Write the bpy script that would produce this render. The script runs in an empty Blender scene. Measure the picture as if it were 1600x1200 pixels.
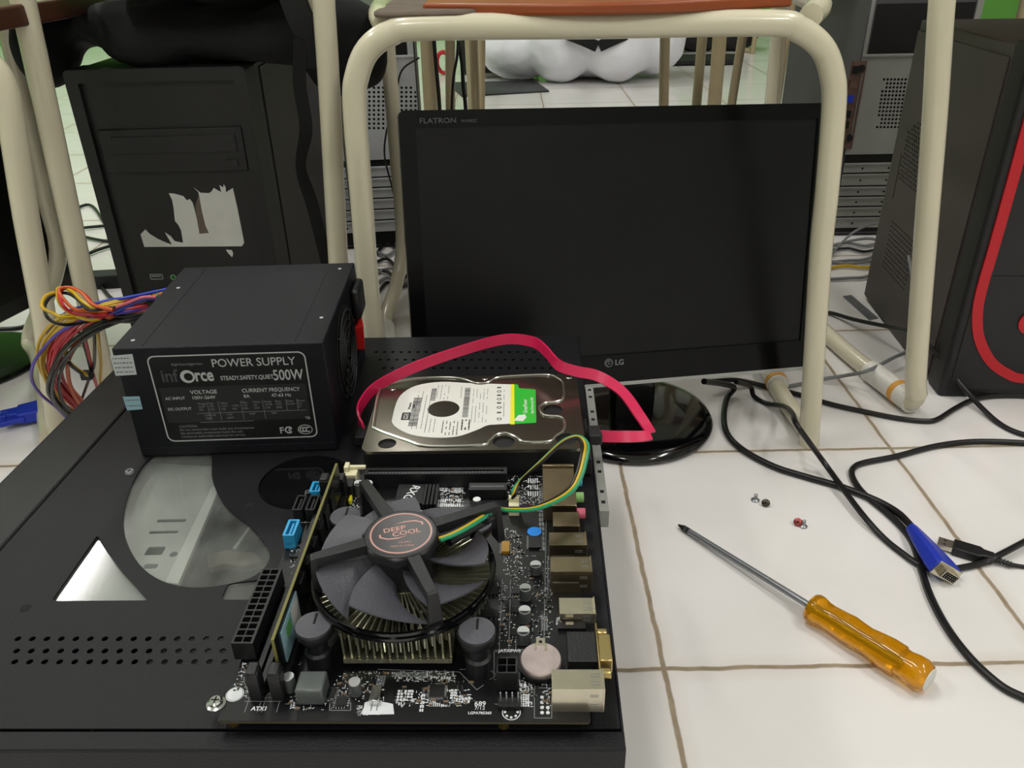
import bpy, bmesh, math, random
from mathutils import Vector, Matrix, noise
S = 0.001                                   # every length below is in millimetres
SC = bpy.context.scene
COL = SC.collection
# ------------------------------------------------------------------ camera
F, PITCH, ROLL, H = 1268.0, 0.507, 0.023, 504.6
_fw = Vector((0, math.cos(PITCH), -math.sin(PITCH)))
_rt0 = Vector((1, 0, 0)); _dn0 = Vector((0, -math.sin(PITCH), -math.cos(PITCH)))
_rt = math.cos(ROLL)*_rt0 + math.sin(ROLL)*_dn0
_dn = -math.sin(ROLL)*_rt0 + math.cos(ROLL)*_dn0
EYE = Vector((0, 0, H))
cd = bpy.data.cameras.new('camera'); cam = bpy.data.objects.new('camera', cd); COL.objects.link(cam)
cd.sensor_width = 36; cd.lens = 36*F/1600; cd.clip_start = 0.01; cd.clip_end = 60
up, bk = -_dn, -_fw
cam.matrix_world = Matrix(((_rt.x, up.x, bk.x, 0), (_rt.y, up.y, bk.y, 0), (_rt.z, up.z, bk.z, H*S), (0, 0, 0, 1)))
SC.camera = cam
# ------------------------------------------------------------------ view, world
SC.view_settings.view_transform = 'Standard'; SC.view_settings.look = 'None'
SC.view_settings.gamma = 1; SC.view_settings.use_curve_mapping = False
SC.view_settings.exposure = 0.0
w = bpy.data.worlds.new('world'); SC.world = w; w.use_nodes = True
w.node_tree.nodes['Background'].inputs[0].default_value = (0.9, 0.95, 1, 1)
w.node_tree.nodes['Background'].inputs[1].default_value = 0.25

def area(name, x, y, z, sx, sy, power, color=(1, 0.985, 0.965), rot=(0, 0, 0)):
    l = bpy.data.lights.new(name, 'AREA'); l.shape = 'RECTANGLE'; l.size = sx*S; l.size_y = sy*S
    l.energy = power; l.color = color
    o = bpy.data.objects.new(name, l); COL.objects.link(o); o.location = (x*S, y*S, z*S); o.rotation_euler = rot
    return o
CEIL = 3000
LAMPS = [(-2450, 3300), (-2450, 600), (-650, 900), (-650, -1700), (1500, 500), (1500, -1700), (-650, 3600)]
for lx, ly in LAMPS:
    area('ceiling_lamp_light', lx, ly, CEIL-75, 150, 1150, 20)

# ------------------------------------------------------------------ helpers
def W(u, v, z=None, y=None, plane=None):
    """point of the place seen at photo pixel u,v lying at height z, at depth y or on a plane"""
    d = _fw + (u-800)/F*_rt + (v-600)/F*_dn
    if z is not None: t = (z-EYE.z)/d.z
    elif y is not None: t = (y-EYE.y)/d.y
    else:
        p, n = plane; t = (Vector(p)-EYE).dot(n)/d.dot(n)
    return EYE + t*d

def lin(c): return c/12.92 if c <= 0.04045 else ((c+0.055)/1.055)**2.4
def rgb(h): h = h.lstrip('#'); return tuple(lin(int(h[i:i+2], 16)/255) for i in (0, 2, 4)) + (1,)
MATS = {}
def mat(name, col, rough=0.5, metal=0.0, spec=0.5, bump=0, bscale=400, var=0, vscale=30, coat=0, trans=0, ior=1.45, emit=None, estr=0):
    m = bpy.data.materials.new(name); m.use_nodes = True
    nt = m.node_tree; b = nt.nodes['Principled BSDF']
    b.inputs['Base Color'].default_value = rgb(col) if isinstance(col, str) else col
    b.inputs['Roughness'].default_value = rough; b.inputs['Metallic'].default_value = metal
    b.inputs['Specular IOR Level'].default_value = spec; b.inputs['IOR'].default_value = ior
    b.inputs['Coat Weight'].default_value = coat; b.inputs['Transmission Weight'].default_value = trans
    if emit: b.inputs['Emission Color'].default_value = rgb(emit); b.inputs['Emission Strength'].default_value = estr
    tc = None
    if bump or var:
        tc = nt.nodes.new('ShaderNodeTexCoord')
    if var:
        n = nt.nodes.new('ShaderNodeTexNoise'); n.inputs['Scale'].default_value = vscale; n.inputs['Detail'].default_value = 6
        nt.links.new(tc.outputs['Object'], n.inputs['Vector'])
        mx = nt.nodes.new('ShaderNodeMix'); mx.data_type = 'RGBA'; mx.blend_type = 'MULTIPLY'
        mx.inputs[6].default_value = b.inputs['Base Color'].default_value
        cr = nt.nodes.new('ShaderNodeMapRange'); cr.inputs[1].default_value = 0.3; cr.inputs[2].default_value = 0.7
        cr.inputs[3].default_value = 1-var; cr.inputs[4].default_value = 1+var*0.3
        nt.links.new(n.outputs[0], cr.inputs[0]); nt.links.new(cr.outputs[0], mx.inputs[7]); mx.inputs[0].default_value = 1
        nt.links.new(mx.outputs[2], b.inputs['Base Color'])
    if bump:
        n2 = nt.nodes.new('ShaderNodeTexNoise'); n2.inputs['Scale'].default_value = bscale; n2.inputs['Detail'].default_value = 3
        nt.links.new(tc.outputs['Object'], n2.inputs['Vector'])
        bp = nt.nodes.new('ShaderNodeBump'); bp.inputs['Strength'].default_value = bump; bp.inputs['Distance'].default_value = 0.001
        nt.links.new(n2.outputs[0], bp.inputs['Height']); nt.links.new(bp.outputs[0], b.inputs['Normal'])
    MATS[name] = m
    return m
mat('black_steel', '#131317', 0.5, 0.0, 0.32, bump=0.25, bscale=900, var=0.12, vscale=12)
mat('bezel_plastic', '#1b1b1c', 0.5, bump=0.3, bscale=700)
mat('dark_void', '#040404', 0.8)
mat('matte_black', '#141416', 0.6, bump=0.15, bscale=600)
mat('black_plastic', '#19191b', 0.42, bump=0.2, bscale=800, var=0.1)
mat('gloss_black', '#060608', 0.1, coat=0.3)
mat('screen_black', '#121214', 0.32, spec=0.3, var=0.3, vscale=12)
mat('tower_black', '#2b2b2d', 0.5, bump=0.3, bscale=700, var=0.1, vscale=9)
mat('tower_violet', '#4b474d', 0.5, bump=0.3, bscale=600, var=0.1, vscale=9)
mat('tower_brown', '#463f3e', 0.5, bump=0.3, bscale=600, var=0.1, vscale=9)
mat('tower_grey', '#373434', 0.5, bump=0.3, bscale=600, var=0.1, vscale=9)
mat('galvanised', '#c6c8cb', 0.42, 0.15, var=0.15, vscale=20)
mat('cage_grey', '#a9aaa6', 0.5, 0.1, var=0.12, vscale=20)
mat('cream_tube', '#d6cfb6', 0.22, coat=0.3, var=0.06, vscale=14)
mat('tan_tube', '#ab9c7c', 0.28, coat=0.2, var=0.08, vscale=14)
mat('white_plastic', '#dedbd3', 0.35)
mat('orange_tape', '#d79a3a', 0.45)
mat('orange_wood', '#93471f', 0.35, var=0.15, vscale=15)
mat('dust_wood', '#6a5d52', 0.8, var=0.3, vscale=60)
mat('brown_wood', '#4b2a1e', 0.4)
mat('pcb', '#0d0e10', 0.3, spec=0.5, var=0.2, vscale=60)
mat('pcb_edge', '#6d6a35', 0.5)
mat('silk', '#d3d6d8', 0.55)
mat('silk_dim', '#73787a', 0.55)
mat('solder', '#c8cacb', 0.25, 0.9)
mat('smd_black', '#111113', 0.4)
mat('smd_tan', '#6d5a45', 0.5)
mat('chrome', '#cfd0cf', 0.18, 1.0)
mat('port_metal', '#94866f', 0.26, 0.95, var=0.15, vscale=120)
mat('port_bright', '#cfc7b4', 0.22, 0.9, var=0.1, vscale=120)
mat('gold_metal', '#bda873', 0.28, 0.9)
mat('alu', '#a9a790', 0.33, 0.9, var=0.12, vscale=80)
mat('alu_bright', '#cfcdb8', 0.3, 0.9)
mat('fan_black', '#1f1f22', 0.38, bump=0.15, bscale=900)
mat('blade_grey', '#4b4b52', 0.45, bump=0.2, bscale=700, var=0.12, vscale=60)
mat('sticker_dark', '#1c1415', 0.3)
mat('sticker_pink', '#c9968c', 0.4)
mat('sata_blue', '#2f97c8', 0.4)
mat('jack_blue', '#4a90c0', 0.4)
mat('jack_green', '#86b56b', 0.4)
mat('jack_pink', '#b8566b', 0.4)
mat('cream_plastic', '#d8d3b0', 0.4)
mat('cap_grey', '#5c6160', 0.35, 0.3)
mat('cap_top', '#c9cbcb', 0.3, 0.8)
mat('sticker_blue', '#1f7fd8', 0.45)
mat('amber_chip', '#a87d22', 0.4)
mat('hdd_metal', '#736f66', 0.2, 0.9, bump=0.05, bscale=60)
mat('hdd_ridge', '#c4c4bc', 0.2, 0.95)
mat('hdd_cast', '#1b1b1d', 0.5, 0.3)
mat('label_white', '#d9d9d2', 0.5)
mat('label_green', '#2cae2f', 0.45)
mat('label_yellow', '#e6dd22', 0.45)
mat('ink', '#24262a', 0.6)
mat('ink_grey', '#6f7274', 0.6)
mat('print_white', '#b5b7b8', 0.5)
mat('print_grey', '#7b7d80', 0.5)
mat('label_black', '#121214', 0.4)
mat('label_panel', '#262628', 0.45)
mat('sticker_white', '#b9bfc0', 0.5)
mat('sticker_ice', '#8fb3c0', 0.5)
mat('paper', '#cfcfca', 0.7, var=0.06, vscale=60)
mat('sata_red', '#c81f4f', 0.32)
mat('psu_black', '#101018', 0.45, spec=0.35, bump=0.5, bscale=1500, var=0.15, vscale=40)
mat('rocker_red', '#c42020', 0.35)
for n_, c_ in (('wire_red', '#b81c2c'), ('wire_yellow', '#c5a21f'), ('wire_black', '#101011'), ('wire_orange', '#c5551f'),
               ('wire_purple', '#4a329c'), ('wire_blue', '#2b3fae'), ('wire_green', '#1c8a60'), ('wire_pink', '#c06070'), ('wire_white', '#c8c8c0')):
    mat(n_, c_, 0.38)
mat('cable_black', '#131314', 0.38)
mat('cable_grey', '#77797a', 0.45)
mat('vga_blue', '#2338b0', 0.42)
mat('steel', '#8e9194', 0.3, 0.6)
mat('screw_dark', '#4a443c', 0.35, 0.8)
mat('screw_red', '#9b4a48', 0.4, 0.7)
mat('amber', '#f7b316', 0.08, trans=0.75, ior=1.49)
mat('bag_black', '#0c0d0f', 0.85, bump=0.8, bscale=500)
mat('bag_web', '#0a0a0b', 0.7)
mat('red_trim', '#c31624', 0.35)
mat('sack_white', '#f0f0f8', 0.5, bump=0.3, bscale=30)
mat('wall_green', '#6cb04c', 0.6)
mat('wall_white', '#dcdcd6', 0.7)
mat('ceiling_white', '#d8d8d4', 0.8)
mat('lamp_diffuser', '#ffffff', 0.5, emit='#fffaf0', estr=4.0)
mat('mat_grey', '#3b3c3e', 0.6, var=0.5, vscale=12)
mat('rust', '#6b5349', 0.6, 0.3, var=0.4, vscale=60)
mat('led_green', '#5fa35c', 0.4)
mat('cell_metal', '#c4b4b2', 0.3, 0.6, var=0.3, vscale=90)
mat('board_rim', '#37321f', 0.5)
mat('bezel_gloss', '#0a0a0c', 0.16, spec=0.22)
mat('rear_sheet', '#8d8f8a', 0.5, 0.1, var=0.12, vscale=20)
mat('inf_grey', '#454548', 0.5)
mat('brass', '#a58c4a', 0.3, 0.9)
def acrylic():
    m = bpy.data.materials.new('acrylic'); m.use_nodes = True; nt = m.node_tree; nt.nodes.clear()
    out = nt.nodes.new('ShaderNodeOutputMaterial'); tr = nt.nodes.new('ShaderNodeBsdfTransparent'); tr.inputs[0].default_value = (0.95, 0.96, 0.95, 1)
    gl = nt.nodes.new('ShaderNodeBsdfGlossy'); gl.inputs['Roughness'].default_value = 0.1
    df = nt.nodes.new('ShaderNodeBsdfDiffuse'); df.inputs[0].default_value = (0.62, 0.65, 0.62, 1)  # pale haze: scratches, plus the milky ceiling reflection put into the colour
    fr = nt.nodes.new('ShaderNodeFresnel'); fr.inputs[0].default_value = 1.5
    tc = nt.nodes.new('ShaderNodeTexCoord'); n = nt.nodes.new('ShaderNodeTexNoise'); n.inputs['Scale'].default_value = 22; n.inputs['Detail'].default_value = 8
    nt.links.new(tc.outputs['Object'], n.inputs['Vector'])
    mr = nt.nodes.new('ShaderNodeMapRange'); mr.inputs[1].default_value = 0.35; mr.inputs[2].default_value = 0.75; mr.inputs[3].default_value = 0.03; mr.inputs[4].default_value = 0.14
    nt.links.new(n.outputs[0], mr.inputs[0])
    m1 = nt.nodes.new('ShaderNodeMixShader'); nt.links.new(mr.outputs[0], m1.inputs[0]); nt.links.new(tr.outputs[0], m1.inputs[1]); nt.links.new(df.outputs[0], m1.inputs[2])
    m2 = nt.nodes.new('ShaderNodeMixShader'); ge = nt.nodes.new('ShaderNodeNewGeometry'); iv = nt.nodes.new('ShaderNodeMath'); iv.operation = 'SUBTRACT'; iv.inputs[0].default_value = 1; nt.links.new(ge.outputs['Backfacing'], iv.inputs[1])
    mu = nt.nodes.new('ShaderNodeMath'); mu.operation = 'MULTIPLY'; nt.links.new(fr.outputs[0], mu.inputs[0]); nt.links.new(iv.outputs[0], mu.inputs[1]); nt.links.new(mu.outputs[0], m2.inputs[0]); nt.links.new(m1.outputs[0], m2.inputs[1]); nt.links.new(gl.outputs[0], m2.inputs[2])
    nt.links.new(m2.outputs[0], out.inputs[0]); MATS['acrylic'] = m
acrylic()

def frame2(o):                                             # two unit axes perpendicular to o
    a = Vector((0, 0, 1)) if abs(o.z) < 0.9 else Vector((1, 0, 0))
    x = o.cross(a).normalized(); return x, o.cross(x).normalized()
def smooth_path(pts, k=6):
    pts = [Vector(p) for p in pts]
    if len(pts) < 3: return pts
    P = [2*pts[0]-pts[1]] + pts + [2*pts[-1]-pts[-2]]; out = []
    for i in range(1, len(P)-2):
        p0, p1, p2, p3 = P[i-1:i+3]
        for j in range(k):
            t = j/k
            out.append(0.5*((2*p1)+(p2-p0)*t+(2*p0-5*p1+4*p2-p3)*t*t+(3*p1-p0-3*p2+p3)*t**3))
    out.append(pts[-1]); return out

class MB:
    """collects shapes and links them as ONE mesh object"""
    def __init__(s, *mats): s.bm = bmesh.new(); s.mats = list(mats); s.cur = 0; s.M = Matrix.Identity(4)
    def use(s, m):
        if m not in s.mats: s.mats.append(m)
        s.cur = s.mats.index(m); return s
    def v(s, p): return s.bm.verts.new(s.M @ Vector(p))
    def f(s, vs):
        try: f = s.bm.faces.new(vs); f.material_index = s.cur; return f
        except ValueError: return None
    def bx(s, x0, x1, y0, y1, z0, z1, R=None):
        c = Vector(((x0+x1)/2, (y0+y1)/2, (z0+z1)/2)); vs = []
        for z in (z0, z1):
            for x, y in ((x0, y0), (x1, y0), (x1, y1), (x0, y1)):
                p = Vector((x, y, z))
                if R: p = c + R @ (p-c)
                vs.append(s.v(p))
        for q in ((3, 2, 1, 0), (4, 5, 6, 7), (0, 1, 5, 4), (1, 2, 6, 5), (2, 3, 7, 6), (3, 0, 4, 7)): s.f([vs[i] for i in q])
        return s
    def prism(s, poly, z0, z1, top=None):
        t = top or poly
        a = [s.v((p[0], p[1], z0)) for p in poly]; b = [s.v((p[0], p[1], z1)) for p in t]
        s.f(a[::-1]); s.f(b); n = len(a)
        for i in range(n): s.f([a[i], a[(i+1) % n], b[(i+1) % n], b[i]])
        return s
    def hexa(s, c):                                       # 8 corners: bottom 4, top 4
        vs = [s.v(p) for p in c]
        for q in ((3, 2, 1, 0), (4, 5, 6, 7), (0, 1, 5, 4), (1, 2, 6, 5), (2, 3, 7, 6), (3, 0, 4, 7)): s.f([vs[i] for i in q])
        return s
    def cone(s, p0, p1, r0, r1=None, n=20, phase=0):
        p0, p1 = Vector(p0), Vector(p1); r1 = r0 if r1 is None else r1
        x, y = frame2((p1-p0).normalized()); R = []
        for p, r in ((p0, r0), (p1, r1)):
            R.append([s.v(p+r*(math.cos(a)*x+math.sin(a)*y)) for a in [phase+2*math.pi*i/n for i in range(n)]])
        for i in range(n): s.f([R[0][i], R[0][(i+1) % n], R[1][(i+1) % n], R[1][i]])
        s.f(R[0][::-1]); s.f(R[1]); return s
    def lathe(s, prof, c=(0, 0, 0), axis=(0, 0, 1), n=28, ripple=None):
        c = Vector(c); ax = Vector(axis).normalized(); x, y = frame2(ax); rings = []
        for r, z in prof:
            ring = []
            for i in range(n):
                a = 2*math.pi*i/n; rr = max(r, 1e-4)*(ripple(a, z) if ripple else 1)
                ring.append(s.v(c+ax*z+rr*(math.cos(a)*x+math.sin(a)*y)))
            rings.append(ring)
        for A, B in zip(rings, rings[1:]):
            for i in range(n): s.f([A[i], A[(i+1) % n], B[(i+1) % n], B[i]])
        s.f(rings[0][::-1]); s.f(rings[-1]); return s
    def tube(s, pts, r, n=10, k=6, sm=True):
        pts = smooth_path(pts, k) if sm else [Vector(p) for p in pts]
        rs = r if isinstance(r, (list, tuple)) else None
        prev = None; rings = []
        for i, p in enumerate(pts):
            t = (pts[min(i+1, len(pts)-1)]-pts[max(i-1, 0)])
            if t.length < 1e-9: continue
            t.normalize()
            if prev is None: x, _ = frame2(t)
            else: x = (prev - t*prev.dot(t)).normalized()
            prev = x; y = t.cross(x)
            rr = rs[0]+(rs[1]-rs[0])*i/(len(pts)-1) if rs else r
            rings.append([s.v(p+rr*(math.cos(a)*x+math.sin(a)*y)) for a in [2*math.pi*j/n for j in range(n)]])
        for A, B in zip(rings, rings[1:]):
            for i in range(n): s.f([A[i], A[(i+1) % n], B[(i+1) % n], B[i]])
        s.f(rings[0][::-1]); s.f(rings[-1]); return s
    def ribbon(s, pts, ups, wdt, th, k=6):
        P = smooth_path(pts, k); U = smooth_path(ups, k); rings = []
        for i, p in enumerate(P):
            t = (P[min(i+1, len(P)-1)]-P[max(i-1, 0)]).normalized()
            u = U[i]; u = (u-t*u.dot(t)).normalized(); sd = t.cross(u)
            rings.append([s.v(p+a*wdt/2*u+b*th/2*sd) for a, b in ((-1, -1), (1, -1), (1, 1), (-1, 1))])
        for A, B in zip(rings, rings[1:]):
            for i in range(4): s.f([A[i], A[(i+1) % 4], B[(i+1) % 4], B[i]])
        s.f(rings[0][::-1]); s.f(rings[-1]); return s
    def ball(s, c, r, n=12, m=8):
        rx, ry, rz = r if isinstance(r, (list, tuple)) else (r, r, r)
        rings = []
        top = s.v((c[0], c[1], c[2]+rz)); bot = s.v((c[0], c[1], c[2]-rz))
        for j in range(1, m):
            th = math.pi*j/m
            rings.append([s.v((c[0]+rx*math.sin(th)*math.cos(2*math.pi*i/n), c[1]+ry*math.sin(th)*math.sin(2*math.pi*i/n), c[2]+rz*math.cos(th))) for i in range(n)])
        for i in range(n):
            s.f([top, rings[0][i], rings[0][(i+1) % n]]); s.f([bot, rings[-1][(i+1) % n], rings[-1][i]])
            for A, B in zip(rings, rings[1:]): s.f([A[i], B[i], B[(i+1) % n], A[(i+1) % n]])
        return s
    def text(s, string, size, M, depth=0.05, align='LEFT', bold=0.0, xs=1.0):
        cu = bpy.data.curves.new('t', 'FONT'); cu.body = string; cu.size = size; cu.extrude = depth; cu.align_x = align; cu.offset = bold
        cu.resolution_u = 3
        s._curve(cu, M @ Matrix.Diagonal((xs, 1, 1, 1))); return s
    def plate(s, outer, holes, z0, z1):
        cu = bpy.data.curves.new('p', 'CURVE'); cu.dimensions = '2D'; cu.fill_mode = 'BOTH'; cu.extrude = (z1-z0)/2
        for loop in [outer]+list(holes):
            sp = cu.splines.new('POLY'); sp.points.add(len(loop)-1)
            for p, q in zip(sp.points, loop): p.co = (q[0], q[1], 0, 1)
            sp.use_cyclic_u = True
        s._curve(cu, Matrix.Translation((0, 0, (z0+z1)/2))); return s
    def _curve(s, cu, M):
        o = bpy.data.objects.new('tmp', cu); me = bpy.data.meshes.new_from_object(o)
        me.transform(M); me.transform(s.M)
        n0 = len(s.bm.faces); s.bm.from_mesh(me); s.bm.faces.ensure_lookup_table()
        for f in s.bm.faces[n0:]: f.material_index = s.cur
        bpy.data.objects.remove(o); bpy.data.curves.remove(cu); bpy.data.meshes.remove(me)
    def build(s, name, parent=None, bevel=0, segs=2, angle=35, flat=False):
        bm = s.bm; bmesh.ops.scale(bm, vec=(S, S, S), verts=bm.verts)
        if not flat: bmesh.ops.recalc_face_normals(bm, faces=bm.faces)
        for f in bm.faces: f.smooth = True
        lim = math.radians(angle)
        for e in bm.edges:
            if len(e.link_faces) != 2 or e.calc_face_angle(0) > lim: e.smooth = False
        me = bpy.data.meshes.new(name); bm.to_mesh(me); bm.free()
        for m in s.mats: me.materials.append(MATS[m])
        o = bpy.data.objects.new(name, me); COL.objects.link(o)
        if parent: o.parent = parent
        if bevel:
            b = o.modifiers.new('bevel', 'BEVEL'); b.width = bevel*S; b.segments = segs; b.limit_method = 'ANGLE'; b.angle_limit = math.radians(40)
            b.harden_normals = False
        return o

class Thing:
    """an Empty at the thing's base; loc() turns a world point into the thing's own space"""
    def __init__(s, name, label, cat, loc, rz=0, group=None):
        o = bpy.data.objects.new(name, None); COL.objects.link(o); o.empty_display_size = 0.02
        o.location = Vector(loc)*S; o.rotation_euler = (0, 0, rz); o['label'] = label; o['category'] = cat
        if group: o['group'] = group
        s.o = o; s.p = Vector(loc); s.R = Matrix.Rotation(-rz, 3, 'Z'); s.Rf = Matrix.Rotation(rz, 3, 'Z')
    def loc(s, p): return s.R @ (Vector(p)-s.p)
    def L(s, u, v, z=None, **k): return s.loc(W(u, v, z, **k))
def tag(o, label, cat, group=None):
    o['label'] = label; o['category'] = cat
    if group: o['group'] = group
    return o
def struct(o): o['kind'] = 'structure'; return o
def circ(x, y, r, n=24, ry=None, a0=0): return [(x+r*math.cos(a0+2*math.pi*i/n), y+(ry or r)*math.sin(a0+2*math.pi*i/n)) for i in range(n)]
def rrect(x0, x1, y0, y1, r, n=5):
    out = []
    for cx, cy, a in ((x1-r, y1-r, 0), (x0+r, y1-r, 90), (x0+r, y0+r, 180), (x1-r, y0+r, 270)):
        for i in range(n+1):
            t = math.radians(a+90*i/n); out.append((cx+r*math.cos(t), cy+r*math.sin(t)))
    return out
def spl(pts, k=5):                                        # closed smooth 2D outline
    n = len(pts); P = [Vector((p[0], p[1], 0)) for p in pts]; out = []
    for i in range(n):
        p0, p1, p2, p3 = P[i-1], P[i], P[(i+1) % n], P[(i+2) % n]
        for j in range(k):
            t = j/k; q = 0.5*((2*p1)+(p2-p0)*t+(2*p0-5*p1+4*p2-p3)*t*t+(3*p1-p0-3*p2+p3)*t**3); out.append((q.x, q.y))
    return out
FRONT = Matrix(((1, 0, 0, 0), (0, 0, -1, 0), (0, 1, 0, 0), (0, 0, 0, 1)))     # flat drawing -> upright, facing -Y

# ------------------------------------------------------------------ the setting
def floor_mat():
    m = bpy.data.materials.new('floor_tiles'); m.use_nodes = True; nt = m.node_tree; b = nt.nodes['Principled BSDF']; N = nt.nodes.new; K = nt.links.new
    tc = N('ShaderNodeTexCoord'); mp = N('ShaderNodeMapping')
    mp.vector_type = 'TEXTURE'; mp.inputs['Location'].default_value = (0.1136, 0.4446, 0); mp.inputs['Rotation'].default_value = (0, 0, -0.005); mp.inputs['Scale'].default_value = (0.3, 0.3, 0.3)
    K(tc.outputs['Object'], mp.inputs[0])
    # slightly wandering grout line
    nz = N('ShaderNodeTexNoise'); nz.inputs['Scale'].default_value = 40; K(tc.outputs['Object'], nz.inputs['Vector'])
    sub = N('ShaderNodeVectorMath'); sub.operation = 'MULTIPLY_ADD'; sub.inputs[1].default_value = (0.012, 0.012, 0); K(nz.outputs[1], sub.inputs[0]); K(mp.outputs[0], sub.inputs[2])
    sx = N('ShaderNodeSeparateXYZ'); K(sub.outputs[0], sx.inputs[0])
    def dist(sock):
        a = N('ShaderNodeMath'); a.operation = 'ADD'; a.inputs[1].default_value = 0.494; K(sock, a.inputs[0])
        fr = N('ShaderNodeMath'); fr.operation = 'FLOORED_MODULO'; fr.inputs[1].default_value = 1; K(a.outputs[0], fr.inputs[0])
        s_ = N('ShaderNodeMath'); s_.operation = 'SUBTRACT'; s_.inputs[1].default_value = 0.5; K(fr.outputs[0], s_.inputs[0])
        ab = N('ShaderNodeMath'); ab.operation = 'ABSOLUTE'; K(s_.outputs[0], ab.inputs[0]); return ab.outputs[0]
    mn = N('ShaderNodeMath'); mn.operation = 'MINIMUM'; K(dist(sx.outputs[0]), mn.inputs[0]); K(dist(sx.outputs[1]), mn.inputs[1])
    gr = N('ShaderNodeMapRange'); gr.inputs[1].default_value = 0.0048; gr.inputs[2].default_value = 0.0088; gr.inputs[3].default_value = 1; gr.inputs[4].default_value = 0; K(mn.outputs[0], gr.inputs[0])
    st = N('ShaderNodeMapRange'); st.inputs[1].default_value = 0.008; st.inputs[2].default_value = 0.05; st.inputs[3].default_value = 0.35; st.inputs[4].default_value = 0; K(mn.outputs[0], st.inputs[0])
    n2 = N('ShaderNodeTexNoise'); n2.inputs['Scale'].default_value = 9; n2.inputs['Detail'].default_value = 7; K(tc.outputs['Object'], n2.inputs['Vector'])
    tile = N('ShaderNodeMix'); tile.data_type = 'RGBA'; tile.inputs[6].default_value = rgb('#e6e3e1'); tile.inputs[7].default_value = rgb('#dfdcd7')
    r2 = N('ShaderNodeMapRange'); r2.inputs[1].default_value = 0.45; r2.inputs[2].default_value = 0.8; K(n2.outputs[0], r2.inputs[0]); K(r2.outputs[0], tile.inputs[0])
    soil = N('ShaderNodeMix'); soil.data_type = 'RGBA'; soil.inputs[7].default_value = rgb('#b89f83'); K(tile.outputs[2], soil.inputs[6])
    sm_ = N('ShaderNodeMath'); sm_.operation = 'MULTIPLY'; K(st.outputs[0], sm_.inputs[0]); K(n2.outputs[0], sm_.inputs[1]); K(sm_.outputs[0], soil.inputs[0])
    grc = N('ShaderNodeMix'); grc.data_type = 'RGBA'; grc.inputs[6].default_value = rgb('#ab9c84'); grc.inputs[7].default_value = rgb('#756550')
    n3 = N('ShaderNodeTexNoise'); n3.inputs['Scale'].default_value = 60; n3.inputs['Detail'].default_value = 4; K(tc.outputs['Object'], n3.inputs['Vector']); K(n3.outputs[0], grc.inputs[0])
    fin = N('ShaderNodeMix'); fin.data_type = 'RGBA'; K(gr.outputs[0], fin.inputs[0]); K(soil.outputs[2], fin.inputs[6]); K(grc.outputs[2], fin.inputs[7]); K(fin.outputs[2], b.inputs['Base Color'])
    rg = N('ShaderNodeMapRange'); rg.inputs[3].default_value = 0.13; rg.inputs[4].default_value = 0.8; K(gr.outputs[0], rg.inputs[0]); K(rg.outputs[0], b.inputs['Roughness'])
    inv = N('ShaderNodeMath'); inv.operation = 'SUBTRACT'; inv.inputs[0].default_value = 1; K(gr.outputs[0], inv.inputs[1])
    bp = N('ShaderNodeBump'); bp.inputs['Strength'].default_value = 0.4; bp.inputs['Distance'].default_value = 0.001; K(inv.outputs[0], bp.inputs['Height']); K(bp.outputs[0], b.inputs['Normal'])
    b.inputs['IOR'].default_value = 1.5
    MATS['floor_tiles'] = m
floor_mat()
X0, X1, Y0, Y1 = -3800, 4200, -3200, 5000
struct(MB('floor_tiles').bx(X0, X1, Y0, Y1, -60, 0).build('floor'))
struct(MB('ceiling_white').bx(X0, X1, Y0, Y1, CEIL, CEIL+60).build('ceiling'))
struct(MB('wall_green').bx(X0, X1, Y1, Y1+100, 0, 1000).bx(X0, 100, Y1, Y1+100, 1000, CEIL).use('wall_white').bx(100, X1, Y1, Y1+100, 1000, CEIL).build('wall_back'))
struct(MB('wall_white').bx(X0, X1, Y0-100, Y0, 0, CEIL).build('wall_front'))
struct(MB('wall_green').bx(X0-100, X0, Y0, Y1, 0, 1000).use('wall_white').bx(X0-100, X0, Y0, Y1, 1000, CEIL).build('wall_left'))
struct(MB('wall_white').bx(X1, X1+100, Y0, Y1, 0, CEIL).build('wall_right'))
for lx, ly in LAMPS:
    t = Thing('ceiling_lamp', 'white rectangular ceiling lamp mounted on the ceiling', 'lamp', (lx, ly, CEIL), 0, 'ceiling lamps')
    MB('wall_white').plate(rrect(-180, 180, -640, 640, 10), [rrect(-150, 150, -600, 600, 6)], -62, 0).build('frame', t.o)
    MB('lamp_diffuser').bx(-150, 150, -600, 600, -40, -34).build('diffuser', t.o)

# ------------------------------------------------------------------ the case lying on its side
ZC = 183.4
T = Thing('computer_case', 'black computer case lying flat on its side, carrying the motherboard and power supply', 'computer case', (48, 240, 0), 0)
cs = T
c = lambda u, v, z=ZC: (lambda p: (p.x, p.y))(T.L(u, v, z))
FR, BR, BL, FL = c(979, 1168), c(905, 522), T.loc((-340, 679, ZC)), T.loc((-364, 249, ZC))
BL, FL = (BL.x, BL.y), (FL.x, FL.y)
def lerp(a, b, t): return (a[0]+(b[0]-a[0])*t, a[1]+(b[1]-a[1])*t)
bz = 0.106                                           # width share of the plastic front bezel on the left
g0, g1 = lerp(FL, FR, bz), lerp(BL, BR, bz)
big = spl([c(*p) for p in [(192, 820), (203, 765), (228, 722), (270, 700), (326, 706), (332, 750), (352, 790), (392, 824), (420, 860), (414, 886), (380, 907), (310, 918), (252, 907), (212, 874)]])
rcx, rcy = c(468, 752)
ring = circ(rcx+4, rcy, 31, 40)
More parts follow.
